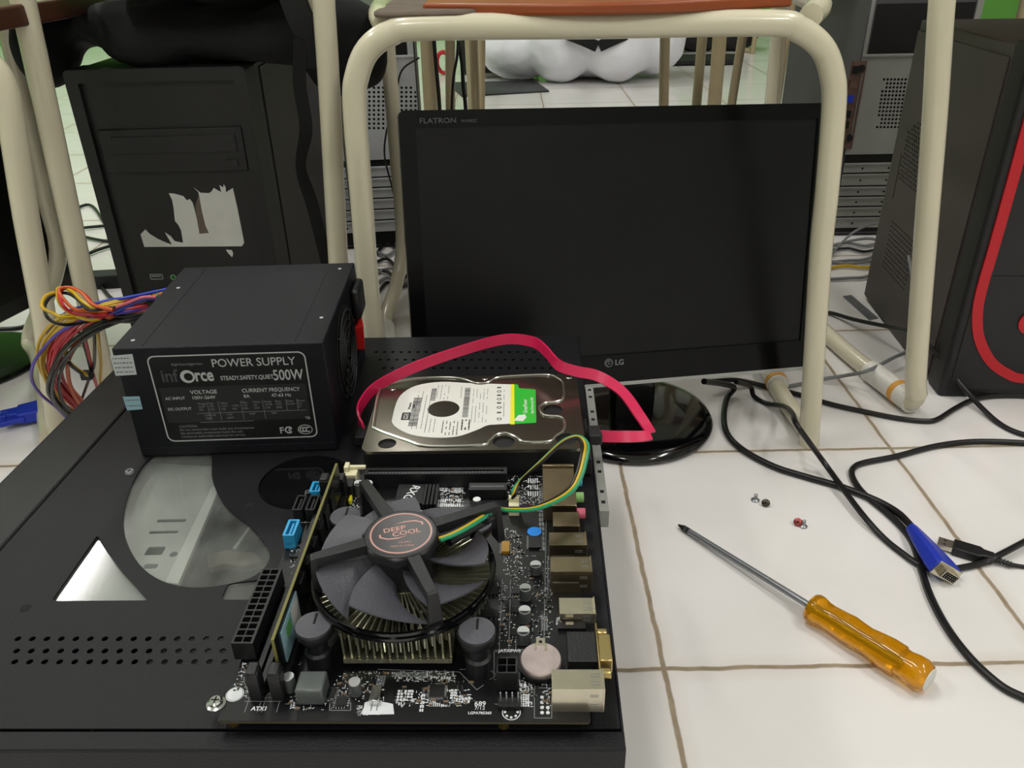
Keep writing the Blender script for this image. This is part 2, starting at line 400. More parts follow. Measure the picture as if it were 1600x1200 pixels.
def rpoly(pts, r=4):                                 # polygon with rounded corners
    out = []; n = len(pts)
    for i in range(n):
        a, b_, d = Vector(pts[i-1]), Vector(pts[i]), Vector(pts[(i+1) % n])
        p, q = b_+(a-b_).normalized()*r, b_+(d-b_).normalized()*r
        for t in (0, 0.33, 0.66, 1): out.append(tuple((1-t)**2*p+2*t*(1-t)*b_+t*t*q))
    return out
tri = rpoly([c(*p) for p in [(80, 939), (152, 836), (162, 852), (190, 892), (232, 938)]], 3)
tri2 = rpoly([c(*p) for p in [(345, 937), (356, 912), (410, 905), (420, 937)]], 3)
holes = []
for r_, (ya, xa, xb) in enumerate([(998, 28, 345), (1017, 26, 348), (1034, 23, 351)]):
    for i in range(15):
        x_, y_ = c(xa+(xb-xa)*i/14.0, ya); holes.append(circ(x_, y_, 1.7, 10))
for r_, v_ in enumerate([550, 562, 575]):
    for i in range(22):
        x_, y_ = c(588+r_*6+i*13, v_); holes.append(circ(x_, y_, 1.7, 8))
inset = [lerp(g0, FR, 0.0), lerp(g0, FR, 0.995), lerp(g1, BR, 0.995), g1]
pf = [(g0[0]+1, g0[1]+11), (FR[0]-1.5, FR[1]+10), (BR[0]-1.5, BR[1]-6), (g1[0]+1, g1[1]-6)]
pm = MB('black_steel'); pm.plate(pf, [big, ring, tri, tri2]+holes, ZC-1, ZC); panel = pm.build('side_panel', T.o, angle=30)
MB('acrylic').prism(rrect(*(lambda xs, ys: (min(xs)-6, max(xs)+6, min(ys)-6, max(ys)+4))([p[0] for p in big+tri+tri2+ring], [p[1] for p in big+tri+tri2+ring]), 5), ZC-3.6, ZC-1.6).build('window', T.o)
MB('gloss_black').prism(circ(rcx+4, rcy, 32.5, 40), ZC-1.5, ZC-1.05).build('window_dark_disc', T.o)  # opaque black disc stands in for the dark interior behind the round window
ch = MB('black_steel')
def offs(a, b, w_):                                   # wall slab between two corners, inward thickness
    A, B = Vector(a), Vector(b); n = Vector((-(B-A).y, (B-A).x)).normalized()*w_
    return [tuple(A), tuple(B), tuple(B+n), tuple(A+n)]
for a, b_ in ((g0, FR), (FR, BR), (BR, g1)): ch.prism(offs(a, b_, 1.5), 0, ZC-2)
lipf = [g0, FR, (FR[0]-1, FR[1]+9.4), (g0[0]+1, g0[1]+10.4)]
ch.prism(lipf, ZC-2.5, ZC-0.8)
ch.prism([(BR[0], BR[1]), (g1[0], g1[1]), (g1[0], g1[1]-5.6), (BR[0]-1, BR[1]-5.6)], ZC-2.5, ZC-0.8)
ch.prism([g0, FR, BR, g1], 0, 1.5)
ch.build('chassis', T.o, bevel=0.6)
b_ = MB('bezel_plastic'); b_.prism([FL, (g0[0]-0.8, g0[1]), (g1[0]-0.8, g1[1]), BL], 0.2, ZC+0.5); b_.build('front_bezel', T.o, bevel=3, segs=3)
# what the window shows inside
k_ = lambda u, v: c(u, v, 172)
ins = MB('rear_sheet'); q = [k_(330, 770), k_(255, 918)]
x_l = min(p[0] for p in big)-18
cage = [(x_l, q[1][1]-12), (q[1][0]+1, q[1][1]-12), q[1], q[0], (q[0][0]+6, q[0][1]+30), (x_l, q[0][1]+40)]
slots = []
for u0, u1, v, hh in ((245, 290, 814, 1.6), (233, 278, 832, 1.3), (228, 256, 861, 4), (224, 246, 885, 2.2)):
    a_, b2_ = k_(u0, v), k_(u1, v); slots.append(rrect(a_[0], b2_[0], a_[1]-hh, a_[1]+hh, min(hh*0.8, 1.4)))
slots.append(circ(*k_(271, 866), 2.6, 14)); slots = [l_[::-1] for l_ in slots]
ins.plate(cage, slots, 171, 172); ins.build('drive_cage', T.o)
q2 = [k_(332, 768), k_(346, 766), k_(281, 920), k_(259, 918)]
ins = MB('cage_grey'); ins.prism([q2[3], q2[2], q2[1], q2[0]], 172.1, 176); ins.build('cage_wall', T.o, bevel=0.5)
MB('tower_grey').bx(-262, -60, 60, 250, 138, 140).build('inner_tray', T.o)
q3 = [c(u, v, 150) for u, v in ((322, 868), (352, 858), (398, 862), (412, 876), (380, 884), (352, 880), (325, 886))]
MB('dust_wood').prism(q3[::-1], 144, 150).build('inner_bracket', T.o, bevel=1)
q4 = [c(u, v, 160) for u, v in ((396, 812), (400, 813), (368, 858), (363, 857))]
MB('rear_sheet').prism(q4[::-1], 157, 160).build('inner_cable_clip', T.o)
MB('gloss_black').bx(rcx-26, rcx+45, rcy-32, rcy+40, ZC-30, ZC-28).build('inner_dark_plate', T.o)  # black plate added so the case looks dark below the round window
MB('smd_tan').bx(-170, -118, 118, 130, 145, 170).build('inner_bracket', T.o, bevel=1)
# slot retention strip on the right (rear) face
A, B = c(917, 602), c(942, 788)
ex = lambda t: FR[0]+(BR[0]-FR[0])*t
def edge_x(y): return FR[0]+(BR[0]-FR[0])*(y-FR[1])/(BR[1]-FR[1])
sm = MB('rear_sheet')
ya, yb = A[1]+1, B[1]-4
sm.hexa([(edge_x(yb)+0.3, yb, 168), (edge_x(yb)+6.5, yb, 168), (edge_x(ya)+6.5, ya, 168), (edge_x(ya)+0.3, ya, 168),
         (edge_x(yb)+0.3, yb, 181), (edge_x(yb)+6.5, yb, 181), (edge_x(ya)+6.5, ya, 181), (edge_x(ya)+0.3, ya, 181)])
sm.use('dark_void')
for i in range(14):
    if i % 3 == 2: continue
    y_ = yb+8+i*(ya-yb-14)/13; x_ = edge_x(y_)+2.2; sm.bx(x_, x_+2.6, y_, y_+3, 180.9, 181.15)
sm.build('slot_bracket', T.o)
def screw(m, x, y, z, r=3.2, h=1.8, base='steel'):
    m.use(base); m.lathe([(r, 0), (r, h*0.45), (r*0.75, h), (0.01, h)], (x, y, z), n=16)
    m.use('dark_void'); m.bx(x-r*0.5, x+r*0.5, y-r*0.12, y+r*0.12, z+h-0.05, z+h+0.04); m.bx(x-r*0.12, x+r*0.12, y-r*0.5, y+r*0.5, z+h-0.05, z+h+0.04)
for u, v in ((203, 739),):
    x_, y_ = c(u, v); m = MB('steel'); screw(m, x_, y_, ZC, 3.4, 2.2); m.build('panel_screw', T.o)
for u, v, in ((392, 788), (40, 950)):
    x_, y_ = c(u, v); MB('dark_void').lathe([(2.6, 0), (3.0, 0.1), (2.6, 0.25), (0.01, 0.2)], (x_, y_, ZC)).build('rivet', T.o)

# ------------------------------------------------------------------ power supply
P = Thing('power_supply', 'black 500W power supply unit with printed rating label, standing on the case', 'power supply', (-264.96, 483.97, ZC), 0.019)
PW, PD, PH = 140, 150, 86
m = MB('psu_black'); m.bx(0, PW, 0, PD, 0, PH); m.build('housing', P.o, bevel=1.0)
m = MB('psu_black')                                   # lid folded over top and front with a raised seam
m.bx(19, 19.6, 3, PD-3, PH, PH+0.25).build('lid_seam', P.o)
MB('psu_black').bx(PW-19.6, PW-19, 3, PD-3, PH, PH+0.25).build('lid_seam', P.o)
MB('psu_black').bx(2, PW-2, -0.3, 0, 1, 7).build('lid_flange', P.o, bevel=0.2)
for x_, y_ in ((10, 12), (PW-8, 40), (10, PD-45), (PW-10, PD-14)):
    m = MB('steel'); screw(m, x_, y_, PH, 1.4, 0.5, 'galvanised'); m.build('screw', P.o)
# rating label: drawn in local (x,z) of the front face
def pf_(u, v): q = P.L(u, v, plane=(P.p, P.Rf @ Vector((0, -1, 0)))); return q.x, q.z
lab = MB('label_black'); lab.M = Matrix.Translation((0, -0.15, 0)) @ FRONT
x0, z1 = pf_(228, 562); x1, z0 = pf_(479, 682)
x0 = 21.5; x1 = 127; z0 = 12; z1 = 80
lab.prism(rrect(x0, x1, z0, z1, 5), -0.1, 0.15)
lo = lab.build('rating_label', P.o, flat=True)
pr = MB('print_white'); pr.M = Matrix.Translation((0, -0.36, 0)) @ FRONT
pr.plate(rrect(x0, x1, z0, z1, 5), [rrect(x0+0.9, x1-0.9, z0+0.9, z1-0.9, 4.3)], 0, 0.1)
TX = lambda x, y: Matrix.Translation((x, y, 0.05))
pr.text('POWER SUPPLY', 8.6, TX(63.5, 70.2), xs=0.93, bold=0.02)
pr.text('500W', 11.2, TX(103, 58.8), xs=0.72, bold=0.12)
pr.text('STEADY.SAFETY.QUIET', 4.5, TX(67.5, 60), xs=0.78, bold=0.05)
pr.text('rce', 13.5, TX(53 - 2.5, 60), xs=0.72, bold=0.3)
pr.use('print_grey')
pr.use('inf_grey').text('inf', 13.5, TX(28, 60), xs=0.85, bold=0.25)
pr.use('print_white')
pr.plate(circ(45.8, 63.6, 4.9, 30), [circ(46.3, 63.4, 3.0, 24)], 0, 0.1)
pr.use('print_grey')
pr.text('Bright Future Begins Here', 2.7, TX(37, 72.2), xs=0.72)
pr.use('label_panel')
pr.prism([(24.5, 27.5), (124, 27.5), (124, 55.5), (24.5, 55.5)], -0.08, 0.0)
pr.use('print_white')
pr.text('AC INPUT', 3.0, TX(27, 46), bold=0.03); pr.text('DC OUTPUT', 3.0, TX(27, 37.5), xs=0.95, bold=0.03)
pr.text('VOLTAGE', 4.1, TX(45, 50), bold=0.05); pr.text('100V-264V', 3.6, TX(45, 45.8), bold=0.03)
pr.text('CURRENT', 4.1, TX(80, 50), bold=0.03, xs=0.95); pr.text('8A', 3.6, TX(80.5, 45.8), bold=0.03)
pr.text('FREQUENCY', 4.1, TX(98.5, 50), bold=0.03, xs=0.9); pr.text('47-63 Hz', 3.6, TX(99.5, 45.8), bold=0.03)
pr.use('print_grey')
cols = [('Orange', '+3.3V', '20A'), ('Red', '+5V', '22A'), ('Yellow', '+12V1', '14A'), ('', '+12V2', '16A'), ('Blue', '-12V', '0.8A'), ('White', '-5V', '0.3A'), ('Purple', '+5VSB', '2.0A'), ('Black', 'COM', 'GND'), ('Green', 'PS-ON', ''), ('Brown', 'P.G.', '5V')]
for i, cc in enumerate(cols):
    for j, t_ in enumerate(cc):
        if t_: pr.text(t_, 2.3, TX(48+i*7.6, 41.4-j*2.4), xs=0.85)
for xx, t_, t2 in ((51, '3.3V & 5V', '120W'), (66, '+12V', '360W'), (82, '9.6W', ''), (97, '10W', '')):
    pr.text(t_, 2.3, TX(xx, 32), xs=0.85)
    if t2: pr.text(t2, 2.3, TX(xx, 29.4), xs=0.85)
for xx in (54.5, 62, 77.5, 92.5): pr.bx(xx, xx+0.3, 28.5, 43.5, 0, 0.1)
for xx in (108.5, 116): pr.bx(xx, xx+0.3, 35, 43.5, 0, 0.1)
pr.bx(46, 122, 34.3, 34.6, 0, 0.1); pr.bx(47, 84, 27.0, 27.3, 0, 0.1)
pr.text('CAUTION:', 2.7, TX(31.5, 23.4)); pr.text('Do not remove this cover under any circumstances.', 2.6, TX(31.5, 20.7), xs=0.95)
pr.text('No serviceable components inside this unit.', 2.6, TX(31.5, 17.9), xs=0.95); pr.text('Contact an authorised technician for service.', 2.6, TX(31.5, 15.1), xs=0.95)
pr.use('print_white')
pr.text('TB', 2.9, TX(120, 27)); pr.text('F', 7.2, TX(100.5, 16), bold=0.1); 
pr.plate(circ(107.2, 18.6, 2.9, 24)[2:-2]+[(p[0], p[1]) for p in circ(107.2, 18.6, 1.9, 24)[2:-2]][::-1], [], 0, 0.1)
pr.plate(circ(108.3, 18.6, 1.4, 20)[2:-2]+circ(108.3, 18.6, 0.6, 20)[2:-2][::-1], [], 0, 0.1)
pr.plate(circ(118.6, 18.6, 5.2, 32, ry=3.9), [circ(118.6, 18.6, 4.7, 32, ry=3.4)], 0, 0.1)
for i in range(3):
    cx = 116.6+i*2.1; pr.plate([(cx+2.1*math.cos(a), 18.6+2.1*math.sin(a)) for a in [math.radians(60+240*k/12) for k in range(13)]]+[(cx+1.3*math.cos(a), 18.6+1.3*math.sin(a)) for a in [math.radians(300-240*k/12) for k in range(13)]], [], 0, 0.1)
pr.build('label_print', lo, flat=True)
# stickers at the left edge
def sticker(quad, mat_, lines, name='sticker'):
    pts = [pf_(*q) for q in quad]; m = MB(mat_); m.M = Matrix.Translation((0, -0.15, 0)) @ FRONT; m.prism(pts, -0.05, 0.15); m.use('ink_grey')
    a, b2 = Vector(pts[0]), Vector(pts[2]); x0, x1 = pts[0][0], pts[1][0]; zt, zb_ = pts[0][1], pts[3][1]
    rnd = random.Random(3)
    for i in range(lines):
        z_ = zt-(i+0.6)*(zt-zb_)/(lines+0.4); x = x0+1.2
        while x < x1-2:
            w_ = rnd.uniform(0.5, 2.2); m.bx(x, min(x+w_, x1-1), z_-0.5, z_+0.5, 0.15, 0.22); x += w_+0.6
    return m.build(name, P.o, flat=True)
sticker([(172, 556), (207, 553), (214, 585), (181, 587)], 'sticker_white', 4)
sticker([(192, 620), (218, 619), (223, 639), (199, 641)], 'sticker_ice', 2)
# right face: fan grille recess, socket and rocker switch
m = MB('dark_void'); m.cone((PW+0.2, 75-6, 43), (PW+0.4, 75-6, 43), 37, n=40); m.build('fan_opening', P.o)
m = MB('galvanised')
for r_ in (12, 19, 26, 33): m.tube([(PW+2, 69+r_*math.cos(a), 43+r_*math.sin(a)) for a in [2*math.pi*i/32 for i in range(33)]], 0.9, n=6, sm=False)
for a in (0.8, 2.4, 3.9, 5.5): m.tube([(PW+1.6, 69+6*math.cos(a), 43+6*math.sin(a)), (PW+1.6, 69+36*math.cos(a), 43+36*math.sin(a))], 0.9, n=6, sm=False)
m.mats = ['matte_black']; m.build('fan_grille', P.o)
m = MB('black_plastic'); m.bx(PW, PW+7, 112, 142, 50, 76); m.build('power_socket', P.o, bevel=3, segs=3)
m = MB('rocker_red'); m.hexa([(PW+0.2, 112, 24), (PW+6.5, 112, 24), (PW+4, 132, 24), (PW+0.2, 132, 24), (PW+0.2, 112, 44), (PW+8, 112, 46), (PW+4, 132, 44), (PW+0.2, 132, 44)]); m.build('rocker_switch', P.o, bevel=0.6)
# wires out of the left side
rnd = random.Random(7)
trunk = [(246, 470, 235), (215, 478, 235), (180, 484, 232), (150, 494, 228), (122, 507, 216), (98, 530, 196), (84, 556, 176), (82, 582, 150), (92, 606, 122), (110, 628, 92), (128, 646, 62), (146, 662, 30)]
TP = [P.loc(W(u, v, z)) for u, v, z in trunk]
TP[0] = Vector((-1, TP[1].y+8, 58)); 
wc = ['wire_red']*11 + ['wire_yellow']*5 + ['wire_black']*5 + ['wire_orange']*2 + ['wire_purple', 'wire_blue']
for i, wm in enumerate(wc):
    g = {'wire_red': (2, 2), 'wire_yellow': (-9, 4), 'wire_black': (0, -12), 'wire_orange': (9, -2), 'wire_purple': (-12, -3), 'wire_blue': (-6, 8)}[wm]
    ax, az = g[0]+rnd.uniform(-5, 5), g[1]+rnd.uniform(-4, 4); pts = []
    for k, p in enumerate(TP):
        s_ = [0.7, 0.7, 0.7, 0.8, 1, 1.1, 1.2, 1.2, 1.1, 1, 0.9, 0.8][k]
        q = p+Vector((ax*s_+rnd.uniform(-0.8, 0.8), rnd.uniform(-2, 2)+az*0.5*s_, az*s_+rnd.uniform(-0.8, 0.8)))
        if k == 0: q.x = -0.5
        pts.append(q)
    m = MB(wm); m.tube(pts, 1.5, n=7, k=5); m.build('wire', P.o)
loops = [('wire_yellow', [(175, 482, 238), (150, 483, 240), (128, 470, 246), (112, 455, 250), (92, 450, 250), (90, 462, 248), (96, 478, 240), (118, 494, 232), (150, 500, 226), (190, 488, 226)]),
         ('wire_red', [(178, 486, 238), (148, 478, 242), (134, 462, 248), (112, 450, 250), (93, 456, 250), (98, 476, 244), (112, 488, 236), (140, 492, 232), (178, 492, 230)]),
         ('wire_black', [(180, 480, 240), (140, 484, 240), (122, 468, 246), (104, 458, 248), (82, 462, 246), (70, 478, 240), (74, 496, 234), (92, 506, 228), (118, 506, 224), (160, 496, 224)]),
         ('wire_yellow', [(120, 496, 230), (98, 496, 236), (84, 490, 240), (66, 480, 246), (70, 464, 250), (84, 457, 250)]),
         ('wire_orange', [(176, 484, 240), (146, 476, 244), (128, 458, 250), (108, 449, 252), (92, 453, 252), (100, 468, 246), (120, 484, 238), (168, 488, 232)]),
         ('wire_black', [(146, 500, 222), (148, 540, 190), (147, 570, 160), (140, 590, 140), (132, 612, 100), (126, 630, 60)]),
         ('wire_yellow', [(152, 510, 215), (155, 540, 190), (158, 570, 150), (157, 590, 120), (158, 612, 80)]),
         ('wire_red', [(132, 524, 205), (140, 560, 170), (146, 585, 140), (152, 606, 100), (156, 622, 60)]),
         ('wire_black', [(124, 520, 208), (134, 548, 182), (142, 578, 150), (150, 600, 112), (158, 625, 60)]),
         ('wire_yellow', [(104, 548, 185), (106, 562, 176), (120, 576, 160), (136, 586, 150), (142, 590, 144)]),
         ('wire_black', [(102, 552, 182), (110, 570, 170), (122, 580, 158), (138, 590, 146)]),
         ('wire_green', [(248, 462, 246), (236, 465, 244), (210, 476, 236), (180, 488, 232)]),
         ('wire_blue', [(246, 467, 244), (226, 468, 244), (200, 478, 238), (170, 492, 230)]),
         ('wire_pink', [(244, 464, 247), (222, 465, 247), (198, 474, 241), (166, 486, 234)])]
for wm, pts in loops: MB(wm).tube([P.loc(W(u, v, z)) for u, v, z in pts], 1.45, n=7, k=6).build('wire', P.o)
m = MB('matte_black'); a = P.loc(W(136, 586, 148)); m.bx(a.x-5, a.x+5, a.y-4, a.y+4, a.z-4, a.z+4); m.build('cable_tie', P.o, bevel=1)
m = MB('matte_black'); m.tube([P.loc(W(*q)) for q in ((244, 470, 238), (215, 484, 228), (180, 498, 220), (158, 508, 214))], [6.5, 4.5], n=12); m.build('cable_sleeve', P.o)

# ------------------------------------------------------------------ hard drive
HA = -0.015
D = Thing('hard_drive', 'silver and black hard disk drive with a white and green label, lying on the case', 'hard drive', (-99.83, 442.12, ZC), HA)
ZH = 27.6
def h(u, v): q = D.L(u, v, ZC+ZH); return (q.x, q.y)
m = MB('hdd_cast'); m.prism(rrect(0.6, 146.4, 0.5, 101, 4), 0.2, ZH-2.2); m.build('body', D.o, bevel=0.6)
hl = [h(605, 693), h(787, 690), h(864, 640), h(885, 686)]
hr = [6.0, 7.2, 6.8, 7]
notch = [(147-5, 52), (147, 52), (147, 46), (147-5, 46)]
m = MB('hdd_metal'); m.plate(rrect(0, 147, 0, 101.6, 6), [circ(p[0], p[1], r_, 28) for p, r_ in zip(hl, hr)], ZH-2.2, ZH); top = m.build('lid', D.o, bevel=0.3)
for p, r_ in zip(hl, hr): MB('hdd_cast').cone((p[0], p[1], ZH-2.1), (p[0], p[1], ZH-1.7), r_+0.5, n=28).build('lid_recess', D.o)
rd = [(582, 668), (590, 620), (602, 603), (650, 592), (700, 590), (725, 593), (744, 599), (762, 598), (775, 591), (800, 588), (855, 586), (872, 592), (880, 600), (880, 622), (868, 628), (851, 630), (843, 638), (850, 649), (872, 651), (881, 656), (881, 672), (868, 682), (858, 690), (820, 691), (806, 683), (790, 677), (775, 680), (764, 690), (752, 696), (670, 698), (640, 690), (600, 676)]
RP = [(*h(*q), ZH+0.1) for q in rd]; RP.append(RP[0])
m = MB('hdd_ridge'); m.tube(smooth_path(RP, 3), 1.15, n=10, sm=False); m.build('ridge', top)
m = MB('hdd_metal'); m.tube(smooth_path([(p[0]*0.985+1.1, p[1]*0.965+1.8, p[2]-0.2) for p in RP], 3), 0.8, n=6, sm=False); m.build('ridge', top)
lb = [(612, 658), (616, 640), (626, 618), (650, 603), (690, 597), (735, 599), (800, 601), (800, 662), (765, 664), (745, 672), (715, 682), (680, 684), (645, 680), (622, 670)]
LB = [h(*q) for q in lb]
hx, hy = h(693, 639)
rim = spl([LB[i] for i in (0, 1, 2, 3, 4)])[:-5]
m = MB('label_white'); m.plate(LB[:1]+spl(LB, 4)[4:20]+LB[5:8]+spl(LB, 4)[32:], [circ(hx, hy, 11.3, 36)], ZH, ZH+0.2); lab = m.build('drive_label', top, flat=True)
m = MB('label_green'); m.prism(rpoly([h(799, 663), h(800, 601), h(809, 601), h(811, 607), h(837, 609), h(838, 661)], 1.2), ZH+0.05, ZH+0.3)
m.use('label_yellow').prism([h(797, 663.5), h(798.5, 601), h(803.5, 601), h(804, 663.5)], ZH+0.1, ZH+0.36)
gx0, gy0 = h(818, 657)
m.use('label_white'); Rt = lambda x, y, z=ZH+0.33: Matrix.Translation((x, y, z)) @ Matrix.Rotation(math.pi/2, 4, 'Z')
gx, gy = h(824, 646); m.text('GreenPower', 4.3, Rt(gx, gy), bold=0.03, xs=0.85)
gx, gy = h(834, 647); m.text('Hard Drives by WD', 2.9, Rt(gx, gy), bold=0.02, xs=0.95)
gx, gy = h(817, 654); m.prism([(gx-6.5, gy-3), (gx, gy-4), (gx+2.5, gy+1), (gx+1.5, gy+5), (gx-3, gy+4)], ZH+0.3, ZH+0.4)
m.build('green_label', top, flat=True)
pr = MB('ink')
gx, gy = h(634, 652); pr.plate(rrect(gx-3, gx+3, gy-4, gy+6, 0.6), [rrect(gx-1.6, gx+1.6, gy-2.6, gy+4.6, 0.3)], ZH+0.2, ZH+0.28)
pr.text('WD', 3.6, Rt(gx+1.3, gy-2.2, ZH+0.26), bold=0.15)
gx, gy = h(641, 640); pr.text('Western', 2.6, Rt(gx, gy), bold=0.03); pr.text('Digital', 2.6, Rt(gx+2.8, gy), bold=0.03)
rnd = random.Random(5)
def bars(u0, u1, v0, v1, n, dens=0.8, th=0.45, mt='ink_grey'):
    pr.use(mt); a, b2 = h(u0, v0), h(u1, v1); xa, xb = min(a[0], b2[0]), max(a[0], b2[0]); ya_, yb_ = min(a[1], b2[1]), max(a[1], b2[1])
    for i in range(n):
        x_ = xa+(i+0.5)*(xb-xa)/n; y_ = ya_
        while y_ < yb_:
            l_ = rnd.uniform(0.8, 4)
            if rnd.random() < dens: pr.bx(x_-th/2, x_+th/2, y_, min(y_+l_, yb_), ZH+0.2, ZH+0.26)
            y_ += l_+0.5
def barcode(u0, u1, v0, v1):
    pr.use('ink'); a, b2 = h(u0, v0), h(u1, v1); xa, xb = min(a[0], b2[0]), max(a[0], b2[0]); ya_, yb_ = min(a[1], b2[1]), max(a[1], b2[1])
    y_ = ya_
    while y_ < yb_:
        t_ = rnd.choice((0.25, 0.4, 0.6)); pr.bx(xa, xb, y_, y_+t_, ZH+0.2, ZH+0.26); y_ += t_+rnd.choice((0.3, 0.5))
barcode(647, 651, 622, 666); bars(652, 668, 612, 670, 4); barcode(675, 680, 608, 626); bars(683, 702, 602, 624, 4, th=0.4); barcode(727, 731, 606, 652); bars(718, 724, 604, 622, 1)
bars(664, 680, 655, 676, 3); bars(690, 716, 658, 680, 5, th=0.6, mt='ink'); bars(738, 762, 608, 660, 5, dens=0.7, th=0.4); bars(720, 735, 656, 672, 3, th=1.0, mt='ink')
pr.use('ink')
for i, v_ in enumerate((606, 612, 618, 624, 630, 637, 645, 655)):
    gx, gy = h(780, v_); pr.plate(circ(gx, gy, 1.7, 14), [circ(gx, gy, 1.1, 12)], ZH+0.2, ZH+0.28) if i % 2 else pr.bx(gx-1.6, gx+1.4, gy-0.9, gy+0.9, ZH+0.2, ZH+0.26)
bars(786, 789, 610, 655, 1, th=0.4)
pr.build('label_print', lab, flat=True)
for u, v in ((614, 608), (758, 592), (889, 590)):
    x_, y_ = h(u, v); m = MB('chrome'); screw(m, x_, y_, ZH, 2.4, 0.7, 'chrome'); m.build('screw', D.o)
m = MB('matte_black'); m.bx(147, 152, 8, 60, 1, 14); m.build('connector_edge', D.o, bevel=0.5)
# SATA cable
q0 = D.Rf @ Vector((152, 12, 6)) + D.p
SA = Thing('sata_cable', 'flat pinkish red SATA data cable looping behind the hard drive', 'cable', tuple(q0), 0)
path = [((936, 681), 201, (0, .2, 1)), ((960, 682), 200, (0, .5, 1)), ((1000, 682), 199, (0, 1, .6)), ((1017, 680), 199, (0, 1, .3))]
path2 = [((1017, 676), 199, (.3, 1, .2)), ((1000, 650), 205, (.6, .8, .2)), ((972, 612), 213, (.6, .7, .3)), ((935, 588), 220, (0.1, .6, .8)), ((900, 580), 224, (0, .5, 1)), ((872, 570), 228, (0, .4, 1)), ((852, 548), 231, (0, .4, 1)), ((832, 534), 232, (0, .4, 1)), ((790, 530), 231, (0, .2, 1)), ((730, 545), 229, (0, .1, 1)), ((650, 573), 223, (0, .1, 1)), ((590, 603), 214, (0, 0, 1)), ((566, 630), 205, (0, 0, 1)), ((561, 650), 198, (0, 0, 1)), ((567, 672), 189, (0, 0, 1))]
m = MB('sata_red')
m.ribbon([SA.loc(W(*q, z)) for q, z, u in path], [Vector(u) for q, z, u in path], 8, 1.6)
m.ribbon([SA.loc(W(*q, z)) for q, z, u in path2], [Vector(u) for q, z, u in path2], 8, 1.6); m.build('flat_cable', SA.o)
m = MB('matte_black'); a = SA.loc(W(926, 680, 201)); m.bx(-1, a.x+6, a.y-7, a.y+7, a.z-4, a.z+4); m.build('plug', SA.o, bevel=1)
m = MB('matte_black'); a = SA.loc(W(567, 672, 189)); m.bx(a.x-4, a.x+4, a.y-14, a.y+2, a.z-5, a.z+3); m.build('plug', SA.o, bevel=1)

# ------------------------------------------------------------------ motherboard
ZB = 192.0
B = Thing('motherboard', 'small black motherboard with cooling fan and metal ports, standing on the case', 'motherboard', (-138.5, 251.5, ZB-1.6-7), -0.03)
def b(u, v, dz=0): q = B.L(u, v, ZB+dz); return (q.x, q.y, q.z)
ZL = 8.6                                              # board top in its own space
BW_, BD_ = 170.5, 193
holes = [(4.5, 6.0), (131, 4.8), (4.5, 150)]
m = MB('pcb'); m.prism(rrect(0, BW_, 0, BD_, 1.5), ZL-1.5, ZL); pcb = m.build('circuit_board', B.o)
m = MB('board_rim'); m.plate(rrect(-0.15, BW_+0.15, -0.15, BD_+0.15, 1.5), [rrect(1, BW_-1, 1, BD_-1, 1)], ZL-1.6, ZL-0.3); m.build('board_edge', B.o)
for x_, y_ in ((4.5, 6), (131, 4.8), (8, 158), (163, 186), (60, 188)):
    MB('brass').cone((x_, y_, 0), (x_, y_, ZL-1.6), 2.8, n=6).build('standoff', B.o)
def bscrew(x_, y_, z_, r=4.3, h_=2.6, mt='chrome', par=None):
    m = MB(mt); m.lathe([(r, 0), (r*1.02, 0.5), (r*0.75, 0.9), (r*0.72, h_*0.8), (r*0.55, h_), (0.01, h_)], (x_, y_, z_), n=20)
    m.use('dark_void'); m.bx(x_-r*0.42, x_+r*0.42, y_-0.35, y_+0.35, z_+h_-0.1, z_+h_+0.05); m.bx(x_-0.35, x_+0.35, y_-r*0.42, y_+r*0.42, z_+h_-0.1, z_+h_+0.05)
    return m.build('screw', par or B.o)
a = b(338, 1100); bscrew(a[0], a[1], ZL, 4.4, 3)
a = b(484, 786); bscrew(a[0], a[1], ZL, 3.4, 9)
# ---- printing and tiny parts
sk = MB('silk'); rnd = random.Random(11)
def slab(x0, x1, y0, y1, dz=0.06): sk.bx(x0, x1, y0, y1, ZL, ZL+dz)
def patch(u0, v0, u1, v1, n, lo=0.5, hi=2.2, mt='silk'):
    sk.use(mt)
    for _ in range(n):
        a = b(rnd.uniform(u0, u1), rnd.uniform(v0, v1)); w_, h_ = rnd.uniform(lo, hi), rnd.uniform(lo, hi)
        if not (1 < a[0] < BW_-3 and 1 < a[1] < BD_-3): continue
        if rnd.random() < 0.5: w_ *= 0.35
        else: h_ *= 0.35
        slab(a[0], a[0]+w_, a[1], a[1]+h_)
def line(*pts, w_=0.35, mt='silk_dim'):
    sk.use(mt); P_ = [b(*p) for p in pts]
    for p, q in zip(P_, P_[1:]):
        d = (Vector(q)-Vector(p)); n_ = Vector((-d.y, d.x, 0)).normalized()*w_/2; p, q = Vector(p), Vector(q)
        sk.prism([(p-n_)[:2], (q-n_)[:2], (q+n_)[:2], (p+n_)[:2]], ZL, ZL+0.06)
def rect(u0, v0, u1, v1, w_=0.35, mt='silk_dim'): line((u0, v0), (u1, v0), (u1, v1), (u0, v1), (u0, v0), w_=w_, mt=mt)
def stext(s_, u, v, size, rz=0, mt='silk', bold=0.04): sk.use(mt); a = b(u, v); sk.text(s_, size, Matrix.Translation((a[0], a[1], ZL+0.06)) @ Matrix.Rotation(rz, 4, 'Z'), bold=bold)
patch(545, 770, 585, 825, 210, 0.4, 1.6); patch(680, 757, 723, 792, 230, 0.5, 2.0); patch(735, 808, 752, 814, 14); patch(792, 742, 850, 800, 240, 0.4, 1.8)
patch(785, 826, 815, 900, 110, 0.4, 1.4); patch(820, 865, 862, 1000, 120, 0.4, 1.3); patch(775, 900, 812, 1010, 70, 0.4, 1.5)
